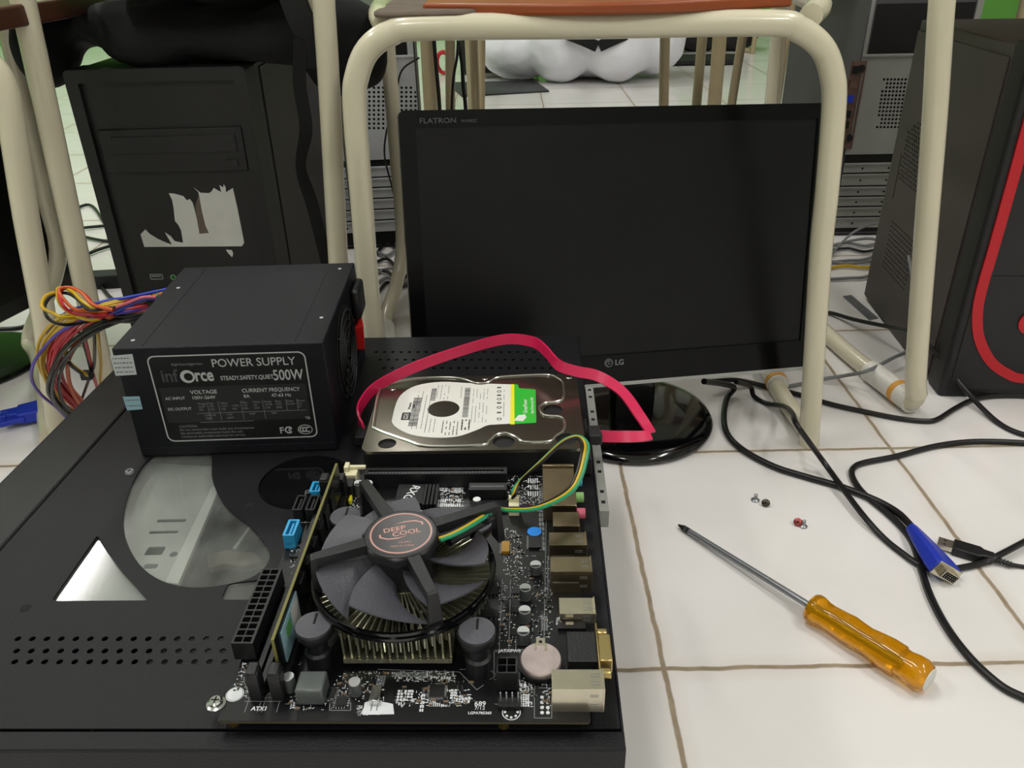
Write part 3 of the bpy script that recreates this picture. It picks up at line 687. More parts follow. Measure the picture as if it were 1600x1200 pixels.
patch(452, 850, 488, 900, 130, 0.4, 1.6); patch(355, 1035, 395, 1090, 130, 0.4, 1.5); patch(520, 1050, 600, 1100, 90, 0.4, 1.8)
patch(612, 1050, 710, 1066, 130, 0.5, 1.6); patch(618, 1078, 735, 1105, 130, 0.6, 1.9); patch(845, 1010, 860, 1110, 60, 0.4, 1.3); patch(810, 1060, 830, 1105, 60, 0.4, 1.5)
patch(868, 960, 880, 985, 25); patch(450, 1085, 520, 1110, 60, 0.4, 1.6); patch(555, 1105, 600, 1118, 60, 0.8, 2.5); patch(440, 930, 470, 1040, 40)
line((382, 1113), (392, 1084), (412, 1084), (402, 1113)); line((408, 1113), (418, 1084), (440, 1084), (432, 1113)); line((382, 1096), (440, 1096)); line((384, 1090), (440, 1090))
line((446, 1100), (498, 1100)); line((505, 1078), (530, 1078), (524, 1105)); line((590, 1046), (718, 1050), (745, 1078), (756, 1070)); line((755, 1010), (755, 1046), (718, 1046))
line((765, 1046), (776, 1055), (765, 1062)); line((785, 905), (780, 1016)); line((798, 905), (795, 1016)); line((773, 1016), (806, 1016), (806, 1003)); line((773, 1100), (810, 1104)); line((855, 715), (850, 1000)); line((852, 870), (856, 870), (856, 930))
rect(835, 1075, 862, 1122); rect(772, 1018, 812, 1062); rect(515, 1098, 548, 1110); rect(600, 742, 726, 748); line((724, 789), (752, 791)); line((470, 816), (488, 816), w_=0.6, mt='silk')
sk.use('silk'); 
for u, v, r_ in ((799, 1113, 4.3), (367, 1085, 4.2)):
    a = b(u, v)
    sk.plate(circ(a[0], a[1], r_, 30), [circ(a[0], a[1], r_-0.4, 30)], ZL, ZL+0.07)
    if u > 700:
        for k in range(8): sk.cone((a[0]+2.9*math.cos(k*math.pi/4), a[1]+2.9*math.sin(k*math.pi/4), ZL), (a[0]+2.9*math.cos(k*math.pi/4), a[1]+2.9*math.sin(k*math.pi/4), ZL+0.25), 0.62, n=8)
        sk.use('dark_void').cone((a[0], a[1], ZL), (a[0], a[1], ZL+0.08), 1.9, n=20); sk.use('silk')
    else: sk.cone((a[0], a[1], ZL), (a[0], a[1], ZL+0.1), 3.6, n=24)
stext('689', 741, 1103, 3.6); stext('7/12', 741, 1109, 2.8, bold=0); stext('LGPA785360', 731, 1116, 2.0); stext('ATX1', 392, 1110, 3.0, bold=0.1); stext('JATXPWR2', 779, 1019, 2.6)
stext('AUDIO', 783, 757, 2); stext('JUSB1', 690, 1104, 1.6); stext('CLR', 846, 1072, 1.6)
def padgrid(u0, v0, u1, v1, nx, ny, mt='silk', fx=0.72, fy=0.72):
    sk.use(mt); a, c2 = b(u0, v1), b(u1, v0); dx, dy = (c2[0]-a[0])/nx, (c2[1]-a[1])/ny
    for i in range(nx):
        for j in range(ny): slab(a[0]+i*dx, a[0]+(i+fx)*dx, a[1]+j*dy, a[1]+(j+fy)*dy, 0.08)
padgrid(619, 1077, 648, 1095, 5, 4); padgrid(612, 1049, 668, 1058, 16, 2, 'silk_dim'); padgrid(668, 1056, 706, 1061, 9, 1); padgrid(655, 1083, 666, 1112, 2, 5); padgrid(703, 1076, 716, 1092, 2, 4); padgrid(712, 1086, 726, 1098, 3, 3)
padgrid(670, 1096, 696, 1104, 8, 1, fx=0.5); padgrid(726, 1087, 736, 1098, 2, 2); padgrid(846, 958, 856, 985, 3, 8, 'silk_dim'); padgrid(812, 1066, 824, 1080, 2, 2); padgrid(813, 1084, 828, 1104, 4, 6); padgrid(587, 1055, 604, 1072, 4, 6, 'silk_dim')
padgrid(681, 760, 700, 768, 4, 2); padgrid(705, 757, 722, 770, 7, 1, fx=0.6, fy=0.9); padgrid(683, 778, 722, 792, 11, 2, fx=0.6); padgrid(825, 745, 842, 775, 5, 3, fx=0.5); padgrid(843, 760, 850, 860, 2, 14, 'silk_dim')
sk.use('silk'); q = [b(*p) for p in ((566, 1117), (570, 1098), (582, 1093), (600, 1097), (614, 1100), (616, 1116))]; sk.prism([p[:2] for p in q], ZL, ZL+0.07)
for i in range(4):
    for j in range(2): a = b(847+j*9, 1090+i*8); sk.cone((a[0], a[1], ZL), (a[0], a[1], ZL+0.3), 0.9, n=10)
sk.build('circuit_print', pcb, flat=True)
sd = MB('smd_black'); rnd = random.Random(21)
def smds(u0, v0, u1, v1, n):
    for _ in range(n):
        a = b(rnd.uniform(u0, u1), rnd.uniform(v0, v1)); w_, h_ = rnd.choice(((1.6, 0.8), (0.8, 1.6), (1.0, 0.5), (2.0, 1.2)))
        if not (2 < a[0] < BW_-4 and 2 < a[1] < BD_-4): continue
        sd.use(rnd.choice(('smd_black', 'smd_tan', 'smd_black'))).bx(a[0], a[0]+w_, a[1], a[1]+h_, ZL, ZL+0.6)
        sd.use('solder')
        if w_ > h_: sd.bx(a[0]-0.25, a[0], a[1], a[1]+h_, ZL, ZL+0.55); sd.bx(a[0]+w_, a[0]+w_+0.25, a[1], a[1]+h_, ZL, ZL+0.55)
        else: sd.bx(a[0], a[0]+w_, a[1]-0.25, a[1], ZL, ZL+0.55); sd.bx(a[0], a[0]+w_, a[1]+h_, a[1]+h_+0.25, ZL, ZL+0.55)
for q in ((545, 770, 585, 825, 26), (680, 757, 723, 790, 30), (792, 742, 850, 800, 30), (785, 826, 815, 900, 24), (820, 890, 862, 1000, 26), (452, 850, 488, 900, 26), (355, 1035, 395, 1080, 22), (520, 1050, 600, 1100, 24), (615, 1060, 740, 1105, 46), (810, 1060, 860, 1105, 22), (450, 1085, 520, 1110, 12), (775, 900, 812, 1010, 26)): smds(*q)
o = sd.build('surface_components', B.o); o['kind'] = 'stuff'
def chip(u, v, w_, d_, h_=1.4, pins=8, name='chip', sides='xy', mt='smd_black'):
    a = b(u, v); m = MB(mt); m.bx(a[0]-w_/2, a[0]+w_/2, a[1]-d_/2, a[1]+d_/2, ZL+0.2, ZL+h_); m.use('solder')
    for i in range(pins):
        t = (i+0.5)/pins
        if 'x' in sides:
            y_ = a[1]-d_/2+t*d_
            for s_ in (-1, 1): m.bx(a[0]+s_*(w_/2+0.6)-0.6, a[0]+s_*(w_/2+0.6)+0.6, y_-0.2, y_+0.2, ZL, ZL+0.5)
        if 'y' in sides:
            x_ = a[0]-w_/2+t*w_
            for s_ in (-1, 1): m.bx(x_-0.2, x_+0.2, a[1]+s_*(d_/2+0.6)-0.6, a[1]+s_*(d_/2+0.6)+0.6, ZL, ZL+0.5)
    return m.build(name, B.o)
chip(683, 1081, 7, 7, 1.2, 9); chip(836, 848, 7.5, 12, 1.6, 10, sides='x'); chip(516, 1085, 5, 5, pins=5); chip(534, 1098, 5, 5, pins=4); chip(566, 783, 4.5, 4, pins=4, sides='y'); chip(462, 870, 6, 4, 2, 3, sides='y')
chip(392, 1062, 4.5, 4.5, pins=4); chip(806, 926, 5, 4, pins=3, sides='y'); chip(806, 955, 5, 4, pins=3, sides='y'); chip(806, 990, 5, 4, pins=3, sides='y'); chip(768, 960, 7, 6, pins=3, sides='y'); chip(768, 925, 7, 6, pins=3, sides='y')
chip(790, 858, 4.5, 9, 2.2, 6, sides='x', mt='amber_chip')
a = b(835, 828, 3); m = MB('sticker_blue'); m.cone((a[0], a[1], ZL+1.6), (a[0], a[1], ZL+1.9), 4.2, n=28); o = m.build('round_sticker', B.o); o['label'] = 'round bright blue sticker'
def cap(u, v, r=3.2, h_=8, name='capacitor', up=True):
    a = b(u, v); m = MB('smd_black'); m.bx(a[0]-r, a[0]+r, a[1]-r, a[1]+r, ZL, ZL+0.8)
    m.use('cap_grey').lathe([(r*0.96, 0.8), (r*0.9, 1.4), (r*0.96, 2), (r*0.96, h_-0.4)], (a[0], a[1], ZL), n=22)
    m.use('cap_top').lathe([(r*0.96, h_-0.5), (r*0.9, h_), (0.01, h_)], (a[0], a[1], ZL), n=22)
    m.use('smd_black').prism([(a[0]+r*0.85*math.cos(t), a[1]+r*0.85*math.sin(t)) for t in [math.radians(200+14*k) for k in range(11)]], ZL+h_, ZL+h_+0.05) if r > 3 else None
    return m.build(name, B.o)
for q in ((821, 935, 3.3, 8), (820, 970, 3.4, 8), (818, 1003, 3.4, 8), (837, 895, 3.3, 6.5), (747, 825, 3.1, 9), (746, 800, 2.6, 10), (455, 1078, 2.9, 9.5), (557, 1084, 3.0, 8.5), (562, 772, 3.3, 9), (577, 772, 3.3, 9)): cap(*q)
a = b(483, 1100); m = MB('cap_grey'); m.bx(a[0]-5.5, a[0]+7.5, a[1]-1, a[1]+11, ZL, ZL+10); m.build('choke', B.o, bevel=1.0)
a = b(586, 1100); m = MB('chrome'); m.bx(a[0]-2.4, a[0]+2.4, a[1]-1, a[1]+8, ZL+0.2, ZL+3.6); m.use('solder').bx(a[0]-1.6, a[0]-1.1, a[1]-4, a[1]-1, ZL, ZL+0.6).bx(a[0]+1.1, a[0]+1.6, a[1]-4, a[1]-1, ZL, ZL+0.6); m.build('crystal', B.o, bevel=0.8)
a = b(548, 785); MB('label_yellow').bx(a[0]-1, a[0]+1, a[1]-3, a[1]+3, ZL, ZL+4).build('yellow_capacitor', B.o, bevel=0.8)
# ---- main power connector
lo_, hi_ = b(359, 1003, 13), b(412, 886, 13)
m = MB('black_plastic'); L_ = hi_[1]-lo_[1]; n = 12
m.plate([(0, 0), (10.8, 0), (10.8, L_), (0, L_)], [rrect(1.0+4.5*i, 4.9+4.5*i, 1.0+j*(L_-1)/n, j*(L_-1)/n+(L_-1)/n, 0.5) for i in range(2) for j in range(n)], 1.5, 12.5)
m.use('dark_void').bx(0.4, 10.4, 0.4, L_-0.4, 1, 4); m.use('gold_metal')
for i in range(2):
    for j in range(n): m.bx(2.6+4.5*i, 3.3+4.5*i, 2.4+j*(L_-1)/n, 3.1+j*(L_-1)/n, 3, 6)
for v_ in m.bm.verts: v_.co += Vector((lo_[0]+0.3, lo_[1], ZL-0.5))
m.build('power_connector', B.o, flat=True)
# ---- memory slots, module
rx = b(421, 1020, 29)[0]; ry0, ry1 = b(415, 1000, 29)[1]-2, b(527, 728, 29)[1]
def slot(x_, zz=6):
    m = MB('black_plastic'); m.plate([(x_-3.2, ry0-3), (x_+3.2, ry0-3), (x_+3.2, ry1+4), (x_-3.2, ry1+4)], [[(x_-0.8, ry0), (x_+0.8, ry0), (x_+0.8, ry1+1), (x_-0.8, ry1+1)]], ZL, ZL+zz); s_ = m.build('memory_slot', B.o, flat=True)
    for yy, d in ((ry0-5, -1), (ry1+4, 1)):
        m = MB('black_plastic'); m.bx(x_-3.0, x_+3.0, yy-3.5, yy+3.5, ZL, ZL+17); m.bx(x_-2.6, x_+2.6, yy-3.5, yy+4, ZL+17, ZL+18.5); m.build('latch', s_, bevel=0.8)
    return s_
slot(rx-10.2); slot(rx)
m = MB('pcb_edge'); m.bx(rx-0.7, rx+0.7, ry0, ry1, ZL+2, ZL+31); m.use('pcb').bx(rx+0.7, rx+0.85, ry0+0.4, ry1-0.4, ZL+3, ZL+30.5).bx(rx-0.85, rx-0.7, ry0+0.4, ry1-0.4, ZL+3, ZL+30.5); mod = m.build('memory_module', B.o)
for i in range(8):
    y_ = ry0+14+i*14.2
    if i < 2: continue
    MB('smd_black').bx(rx+0.85, rx+2, y_, y_+9, ZL+14, ZL+26).build('memory_chip', mod)
m = MB('sticker_ice'); m.bx(rx+0.9, rx+1.5, ry0+8, ry0+36, ZL+8, ZL+27); m.use('led_green').bx(rx+1.5, rx+1.55, ry0+14, ry0+22, ZL+17, ZL+24); m.use('label_white').bx(rx+1.5, rx+1.55, ry0+24, ry0+35, ZL+9, ZL+26); m.build('memory_sticker', mod)
m = MB('solder'); rnd = random.Random(2)
for i in range(90): y_ = rnd.uniform(ry0+40, ry1-4); z_ = ZL+rnd.uniform(8, 29); m.bx(rx+0.85, rx+1.05, y_, y_+0.7, z_, z_+0.35)
m.build('module_solder', mod)
# ---- SATA sockets
def sata(u, v, mt, rz=0.0, h_=9.5, w_=6.8, d_=15):
    a = b(u, v, h_); m = MB(mt); R_ = Matrix.Rotation(rz, 4, 'Z'); m.M = Matrix.Translation((a[0], a[1], 0)) @ R_
    m.bx(-w_/2, w_/2, -d_/2, d_/2, ZL, ZL+h_-6); m.M = m.M
    m.plate(rrect(-w_/2, w_/2, -d_/2, d_/2, 0.8), [[(-1.9, -d_/2+1.2), (1.9, -d_/2+1.2), (1.9, d_/2-1.2), (-1.9, d_/2-1.2)]], ZL+h_-6.5, ZL+h_); m.bx(-0.6, 0.6, -d_/2+2.4, d_/2-2.4, ZL+2, ZL+h_-1.2)
    return m.build('sata_socket', B.o, flat=True)
sata(455, 824, 'sata_blue'); sata(494, 760, 'sata_blue', d_=11); sata(468, 785, 'matte_black', w_=6); sata(488, 785, 'matte_black', w_=6)
a = b(520, 750, 12); MB('black_plastic').bx(a[0]-9, a[0]-2, a[1]-2, a[1]+6, ZL, ZL+9).bx(a[0]+4, a[0]+13, a[1]-4, a[1]+5, ZL, ZL+10).build('pin_header', B.o, bevel=0.5)
# ---- PCI express slots
a0, a1 = b(575, 736, 11), b(792, 736, 11)
m = MB('black_plastic'); m.plate([(a0[0]-2, a0[1]-3.7), (a1[0], a0[1]-3.7), (a1[0], a0[1]+3.7), (a0[0]-2, a0[1]+3.7)], [[(a0[0], a0[1]-0.9), (a1[0]-2, a0[1]-0.9), (a1[0]-2, a0[1]+0.9), (a0[0], a0[1]+0.9)]], ZL, ZL+11)
m.use('ink_grey')
for i in range(40): x_ = a0[0]+1+i*(a1[0]-a0[0]-4)/40; m.bx(x_, x_+0.7, a0[1]-2.2, a0[1]-1.2, ZL+10.9, ZL+11.05)
ps = m.build('expansion_slot', B.o, flat=True)
m = MB('cream_plastic'); e = b(541, 722, 13); x0_ = e[0]; m.bx(x0_, x0_+8.5, a0[1]-4.5, a0[1]+5, ZL, ZL+11); m.bx(x0_, x0_+3, a0[1]-1, a0[1]+5.5, ZL+11, ZL+14.5); m.bx(x0_+3, x0_+13.5, a0[1]+1.6, a0[1]+4.2, ZL+11, ZL+13.2); m.build('slot_latch', ps, bevel=0.4)
a0, a1 = b(733, 762, 9), b(792, 762, 9)
m = MB('black_plastic'); m.bx(a0[0]+0, a1[0], a0[1]-3.7, a0[1]+3.7, ZL, ZL+10); m.use('ink_grey')
for i in range(20): x_ = a0[0]+1.5+i*(a1[0]-a0[0]-3)/20; m.bx(x_, x_+0.6, a0[1]-0.8, a0[1]+0.8, ZL+9.95, ZL+10.08)
m.use('black_plastic').bx(a0[0], a1[0], a0[1]-13, a0[1]-5, ZL, ZL+3)
m.build('expansion_slot', B.o)
m = MB('solder')
for i in range(4):
    a = b(757+i*8, 752, 4); m.bx(a[0]-0.3, a[0]+0.3, a[1]+1, a[1]+1.6, ZL, ZL+8)
a = b(757, 752, 4); m.use('black_plastic').bx(a[0]-2, a[0]+9, a[1]-0.2, a[1]+2.6, ZL, ZL+2.5); m.build('pin_header', B.o)
# ---- chipset heatsink with its mark
a0, a1 = b(612, 795, 8), b(662, 752, 8)
m = MB('matte_black'); m.bx(a0[0], a0[0]+17, a1[1]-19, a1[1]+1, ZL+1, ZL+5)
for i in range(4): m.bx(a0[0]+17.5+i*2.4, a0[0]+19+i*2.4, a1[1]-22, a1[1]-1, ZL+0, ZL+6.5)
m.use('silk'); m.text('RXG', 7.6, Matrix.Translation((a0[0]+9.5, a1[1]+0.3, ZL+5.05)) @ Matrix.Rotation(-1.9, 4, 'Z'), bold=0.12); m.build('chipset_heatsink', B.o, flat=True)
# ---- battery, 4 pin power, front header
a = b(845, 1030, 5); m = MB('matte_black'); m.lathe([(10.8, 0), (11.4, 3.5), (10, 3.6)], (a[0], a[1], ZL), n=36); m.bx(a[0]-4, a[0]+4, a[1]+7, a[1]+13, ZL, ZL+5.5); ho = m.build('battery_holder', B.o)
m = MB('cell_metal'); m.lathe([(10, 0), (10, 2.6), (9.5, 3.2), (0.01, 3.2)], (0, 0, 0), n=40); 
for v_ in m.bm.verts: v_.co = Vector((a[0]+v_.co.x, a[1]-0.8+v_.co.y, ZL+3.2+v_.co.z+0.06*v_.co.y))
m.use('silk_dim')
bt = m.build('button_cell', ho)
m = MB('port_bright'); m.bx(a[0]-2.2, a[0]+2.2, a[1]+7, a[1]+11.5, ZL+6.4, ZL+7.2).bx(a[0]-3, a[0]-2, a[1]+4, a[1]+8, ZL+6.6, ZL+7.3).bx(a[0]+2, a[0]+3, a[1]+4, a[1]+8, ZL+6.6, ZL+7.3); m.use('dark_void').cone((a[0], a[1]+9, ZL+7.2), (a[0], a[1]+9, ZL+7.3), 0.9, n=12); m.build('battery_clip', ho)
a = b(792, 1040, 12); m = MB('black_plastic'); m.plate([(a[0]-4.9, a[1]-4.9), (a[0]+4.9, a[1]-4.9), (a[0]+4.9, a[1]+4.9), (a[0]-4.9, a[1]+4.9)], [rrect(a[0]-4.1+4.3*i, a[0]-0.2+4.3*i, a[1]-4.1+4.3*j, a[1]-0.2+4.3*j, 0.5) for i in range(2) for j in range(2)], ZL+1, ZL+12.5)
m.use('dark_void').bx(a[0]-4.4, a[0]+4.4, a[1]-4.4, a[1]+4.4, ZL+0.5, ZL+3); m.build('processor_power_socket', B.o, flat=True)
a = b(795, 1096, 3); m = MB('matte_black'); m.bx(a[0]-5, a[0]+5.5, a[1]-2.5, a[1]+2.5, ZL, ZL+2.6); m.use('solder')
for i in range(4): m.bx(a[0]-4+i*2.7, a[0]-3.4+i*2.7, a[1]-0.3, a[1]+0.3, ZL+2.6, ZL+9)
m.build('pin_header', B.o)
a = b(803, 785, 8); m = MB('cream_plastic'); m.bx(a[0]-3.2, a[0]+3.2, a[1]-3.4, a[1]+0.6, ZL, ZL+8); m.bx(a[0]-3.2, a[0]+3.2, a[1]+0.6, a[1]+3.8, ZL, ZL+11); m.build('fan_socket', B.o, bevel=0.4); fan_sock = Vector((a[0], a[1]+2, ZL+9))
# ---- rear ports (their mouths look to +x)
def port(u0, v0, v1, dz, x1, h_, mt='port_metal', name='usb_port', fins=True, mouth='black_plastic'):
    """top face runs from photo rows v0 (back) to v1 (front) at height dz, left edge at column u0"""
    yb, yf = b(u0, v0, dz)[1], b(u0, v1, dz)[1]; x0 = b(u0, (v0+v1)/2, dz)[0]
    m = MB(mt); m.bx(x0, x1, yf, yb, ZL, ZL+h_)
    m.bx(x1-0.1, x1+0.6, yf-0.5, yb+0.5, ZL+0.5, ZL+h_+0.5)
    m.use('dark_void').bx(x1+0.55, x1+0.75, yf+1, yb-1, ZL+1.5, ZL+h_-1)
    if fins:
        for f_ in (0.3, 0.7):
            y_ = yf+(yb-yf)*f_; m.use('ink_grey').bx(x1-5.5, x1-1.2, y_-0.9, y_-0.6, ZL+h_-0.02, ZL+h_+0.08).bx(x1-5.5, x1-1.2, y_+0.6, y_+0.9, ZL+h_-0.02, ZL+h_+0.08)
            z_ = ZL+h_*f_; m.bx(x1-6, x1-2, yf-0.08, yf+0.02, z_-0.6, z_-0.3).bx(x1-6, x1-2, yf-0.08, yf+0.02, z_+0.5, z_+0.8)
        m.use('port_bright').bx(x0+1, x1-6.5, yf-0.06, yf, ZL+h_*0.42, ZL+h_*0.5)
    return m.build(name, B.o, bevel=0.25), x0, yf, yb
R1 = 177.5
# audio block
yb, yf = b(850, 737, 12)[1], b(850, 790, 12)[1]; x0 = b(848, 765, 12)[0]
m = MB('port_metal'); m.bx(x0, R1-6, yf, yb+6, ZL, ZL+12); m.bx(x0+0, R1-6, yb+4.5, yb+6.5, ZL+12, ZL+13.5); au = m.build('audio_ports', B.o, bevel=0.3)
for (u, v), mt in zip(((905, 750), (904, 775), (902, 800)), ('jack_blue', 'jack_green', 'jack_pink')):
    a = b(u, v, 8); m = MB(mt); yy = a[1]; m.lathe([(3.2, 0), (3.2, 5), (2.2, 5), (2.2, 1)], (R1-6, yy, ZL+7), (1, 0, 0), n=20); m.build('audio_jack', au)
port(864, 800, 822, 13, R1-6, 13, name='usb_port', fins=False)
port(858, 832, 852, 15, R1-3, 15); port(860, 870, 893, 15, R1-1.5, 15)
port(874, 933, 958, 7, R1-1, 6.5, mt='port_bright', name='display_port')
m = MB('smd_black'); a = b(890, 975, 2); m.bx(a[0]-6, a[0]+8, a[1]-3, a[1]+1, ZL, ZL+2); m.use('port_bright').bx(a[0]-2, a[0]+2, a[1]-1, a[1]+1, ZL+2, ZL+2.5); m.build('small_chip', B.o)
port(862, 1046, 1077, 15, R1-1, 15, mt='port_bright')
# VGA port
a0, a1 = b(888, 985, 10), b(888, 1040, 10); m = MB('black_plastic'); m.bx(a0[0]-1, R1-2, a1[1]+2, a0[1]-1, ZL, ZL+10.5); m.bx(a0[0]+2, R1-5, a1[1]-4, a1[1]+2, ZL, ZL+6); vg = m.build('vga_port', B.o, bevel=0.4)
m = MB('gold_metal'); yc = (a0[1]+a1[1])/2; m.bx(R1-2, R1-1, yc-15, yc+15, ZL+0.5, ZL+11.5); m.bx(R1-1, R1+5, yc-8.5, yc+8.5, ZL+2, ZL+10.5)
for s_ in (-1, 1): m.cone((R1-1, yc+s_*12.5, ZL+6.2), (R1+4, yc+s_*12.5, ZL+6.2), 2.7, n=6)
m.build('vga_shell', vg, bevel=0.5)

# ---- processor cooler
CX, CY = (lambda q: (q.x, q.y))(B.loc((-57.5, 319.5, ZB)))
Z0 = ZL                                               # heights below are above the board top
m = MB('alu')                                          # square finned foot
for i in range(15):
    x_ = CX-26+i*52/14.0; m.bx(x_-0.45, x_+0.45, CY-38.5, CY+30, Z0+6, Z0+22)
m.bx(CX-26.5, CX+26.5, CY-39.5, CY+31, Z0+3, Z0+5.5); m.cone((CX, CY, Z0+6), (CX, CY, Z0+26), 15, n=24)
for i in range(4): m.bx(CX-26+i*15, CX-20+i*15, CY-40, CY-38.5, Z0+3.5, Z0+6.6)
m.use('alu_bright')
for i in range(72):                                    # curved fins under the fan ring
    a = 2*math.pi*i/72; a2 = a+0.16
    p = [(CX+14*math.cos(a), CY+14*math.sin(a)), (CX+43.8*math.cos(a2), CY+43.8*math.sin(a2))]
    d = Vector((-(p[1][1]-p[0][1]), p[1][0]-p[0][0])).normalized()*0.35
    m.prism([(p[0][0]-d.x, p[0][1]-d.y), (p[1][0]-d.x, p[1][1]-d.y), (p[1][0]+d.x, p[1][1]+d.y), (p[0][0]+d.x, p[0][1]+d.y)], Z0+15, Z0+25)
hs = None
cool = MB('fan_black')
cool.use('gloss_black').plate(circ(CX, CY, 46.4, 72), [circ(CX, CY, 44.9, 72)], Z0+24, Z0+29.5)
cool.plate(circ(CX, CY, 47.2, 72), [circ(CX, CY, 44.8, 72)], Z0+25.5, Z0+27); cool.use('fan_black')
hubc = B.loc((-57.4, 320.5, ZB)); HX, HY = hubc.x, hubc.y
cool.lathe([(19, 43.5), (20, 44.5), (20, 49), (19, 50), (0.01, 50)], (HX, HY, Z0), n=8)
cool.lathe([(17.5, 43), (18.5, 44.5), (18.5, 50), (18, 50.5), (0.01, 50.5)], (HX, HY, Z0), n=48)
ends = [(489, 870), (675, 925), (569, 752), (775, 788)]
for u, v in ends:
    e = Vector(b(u, v, 47)); e.z = Z0+47; d = (Vector((HX, HY, Z0+47))-e); d.z = 0; dn = d.normalized(); n_ = Vector((-dn.y, dn.x, 0))
    out = Vector((CX, CY, e.z))-dn*0; 
    # radial arm, then a post going down to the ring
    r0 = Vector((HX, HY, 0))-dn*17
    eo = Vector((HX, HY, 0))-dn*(d.length)
    def q_(p, s1, z): return (p.x+n_.x*s1, p.y+n_.y*s1, z)
    cool.hexa([q_(r0, -3.4, Z0+44), q_(eo, -2.6, Z0+42), q_(eo, 2.6, Z0+42), q_(r0, 3.4, Z0+44), q_(r0, -3.4, Z0+50), q_(eo, -2.6, Z0+47.5), q_(eo, 2.6, Z0+47.5), q_(r0, 3.4, Z0+50)])
    er = eo-dn*1.5
    cool.hexa([q_(eo+dn*1.5, -4, Z0+24), q_(er-dn*1.5, -4, Z0+24), q_(er-dn*1.5, 4, Z0+24), q_(eo+dn*1.5, 4, Z0+24), q_(eo+dn*1.5, -2.6, Z0+47.5), q_(er, -2.6, Z0+47), q_(er, 2.6, Z0+47), q_(eo+dn*1.5, 2.6, Z0+47.5)])
cool_o = cool.build('processor_cooler', B.o, bevel=0.5)
m.build('heatsink', cool_o)
m = MB('sticker_dark'); m.cone((HX, HY, Z0+50.5), (HX, HY, Z0+50.6), 16.4, n=48)
m.use('sticker_pink').plate(circ(HX, HY, 15.6, 60), [circ(HX, HY, 14.8, 60)], Z0+50.6, Z0+50.7)
def TT(x, y, rz): return Matrix.Translation((HX, HY, Z0+50.65)) @ Matrix.Rotation(rz, 4, 'Z') @ Matrix.Translation((x, y, 0))
m.text('DEEP', 4.6, TT(-8.6, 2.2, 0.28), bold=0.05, xs=1.1); m.text('COOL', 4.6, TT(-4.6, -1.9, 0.28), bold=0.05, xs=1.1)
m.plate([(HX+a_, HY+b2_) for a_, b2_ in [(-10, -1.5), (-9.4, -3.6), (-6, -4.6), (-1, -3.8), (4, -1.8), (-1, -4.6), (-6, -5.4), (-10.2, -4.2), (-10.9, -1.8)]], [], Z0+50.6, Z0+50.7)
m.plate([(HX+a_, HY+b2_) for a_, b2_ in [(9.8, 6.3), (9.0, 8.2), (5.4, 9.1), (0.5, 8.3), (-4.6, 6.3), (0.4, 9), (5.6, 9.9), (9.8, 8.8), (10.6, 6.6)]], [], Z0+50.6, Z0+50.7)
m.text('CE EAC', 1.9, TT(-1, -8, 0.1)); m.text('MADE IN CHINA', 1.6, TT(-5, -10.6, 0.1))
m.build('hub_sticker', cool_o, flat=True)
def blade(k):
    a0 = 2*math.pi*k/7+0.55; m = MB('blade_grey'); g = []; nr, na = 6, 8
    for i in range(nr+1):
        r = 16+(43.6-16)*i/nr; row = []
        for j in range(na+1):
            t = j/na; sp_ = 0.66+0.2*i/nr; a = a0+sp_*t+0.30*(i/nr)**1.3-0.2
            z = Z0+41-10*t+1.5*math.sin(t*math.pi)
            row.append((HX+(CX-HX)*i/nr+r*math.cos(a), HY+(CY-HY)*i/nr+r*math.sin(a), z))
        g.append(row)
    T_ = [[m.v(p) for p in row] for row in g]; U_ = [[m.v((p[0], p[1], p[2]-1.1)) for p in row] for row in g]
    for i in range(nr):
        for j in range(na):
            m.f([T_[i][j], T_[i+1][j], T_[i+1][j+1], T_[i][j+1]]); m.f([U_[i][j], U_[i][j+1], U_[i+1][j+1], U_[i+1][j]])
    for i in range(nr): m.f([T_[i][0], U_[i][0], U_[i+1][0], T_[i+1][0]]); m.f([T_[i][na], T_[i+1][na], U_[i+1][na], U_[i][na]])
    for j in range(na): m.f([T_[0][j], T_[0][j+1], U_[0][j+1], U_[0][j]]); m.f([T_[nr][j], U_[nr][j], U_[nr][j+1], T_[nr][j+1]])
    return m.build('fan_blade', cool_o, angle=50)
for k in range(7): blade(k)
MB('fan_black').cone((HX, HY, Z0+26), (HX, HY, Z0+43), 16.5, n=40).build('fan_hub', cool_o)
for u, v in ((490, 978), (745, 987), (540, 808), (745, 818)):
    a = b(u, v, 24)
    m = MB('fan_black'); m.lathe([(6.5, 0), (6.5, 8), (5, 9), (5, 15), (8.4, 19), (9.2, 22.5), (9.2, 24), (8.8, 24.5), (0.01, 24.5)], (a[0], a[1], Z0), n=28)
    dd = Vector((CX-a[0], CY-a[1], 0)).normalized(); m.tube([(a[0], a[1], Z0+4), tuple(Vector((a[0], a[1], Z0+14))+dd*14)], 3, sm=False)
    m.use('blade_grey').lathe([(8.6, 24.5), (8.6, 24.9), (0.01, 24.9)], (a[0], a[1], Z0), n=28); m.use('dark_void').bx(a[0]-0.5, a[0]+0.7, a[1]+0.5, a[1]+7.5, Z0+24.9, Z0+25.0)
    m.build('push_pin', cool_o)
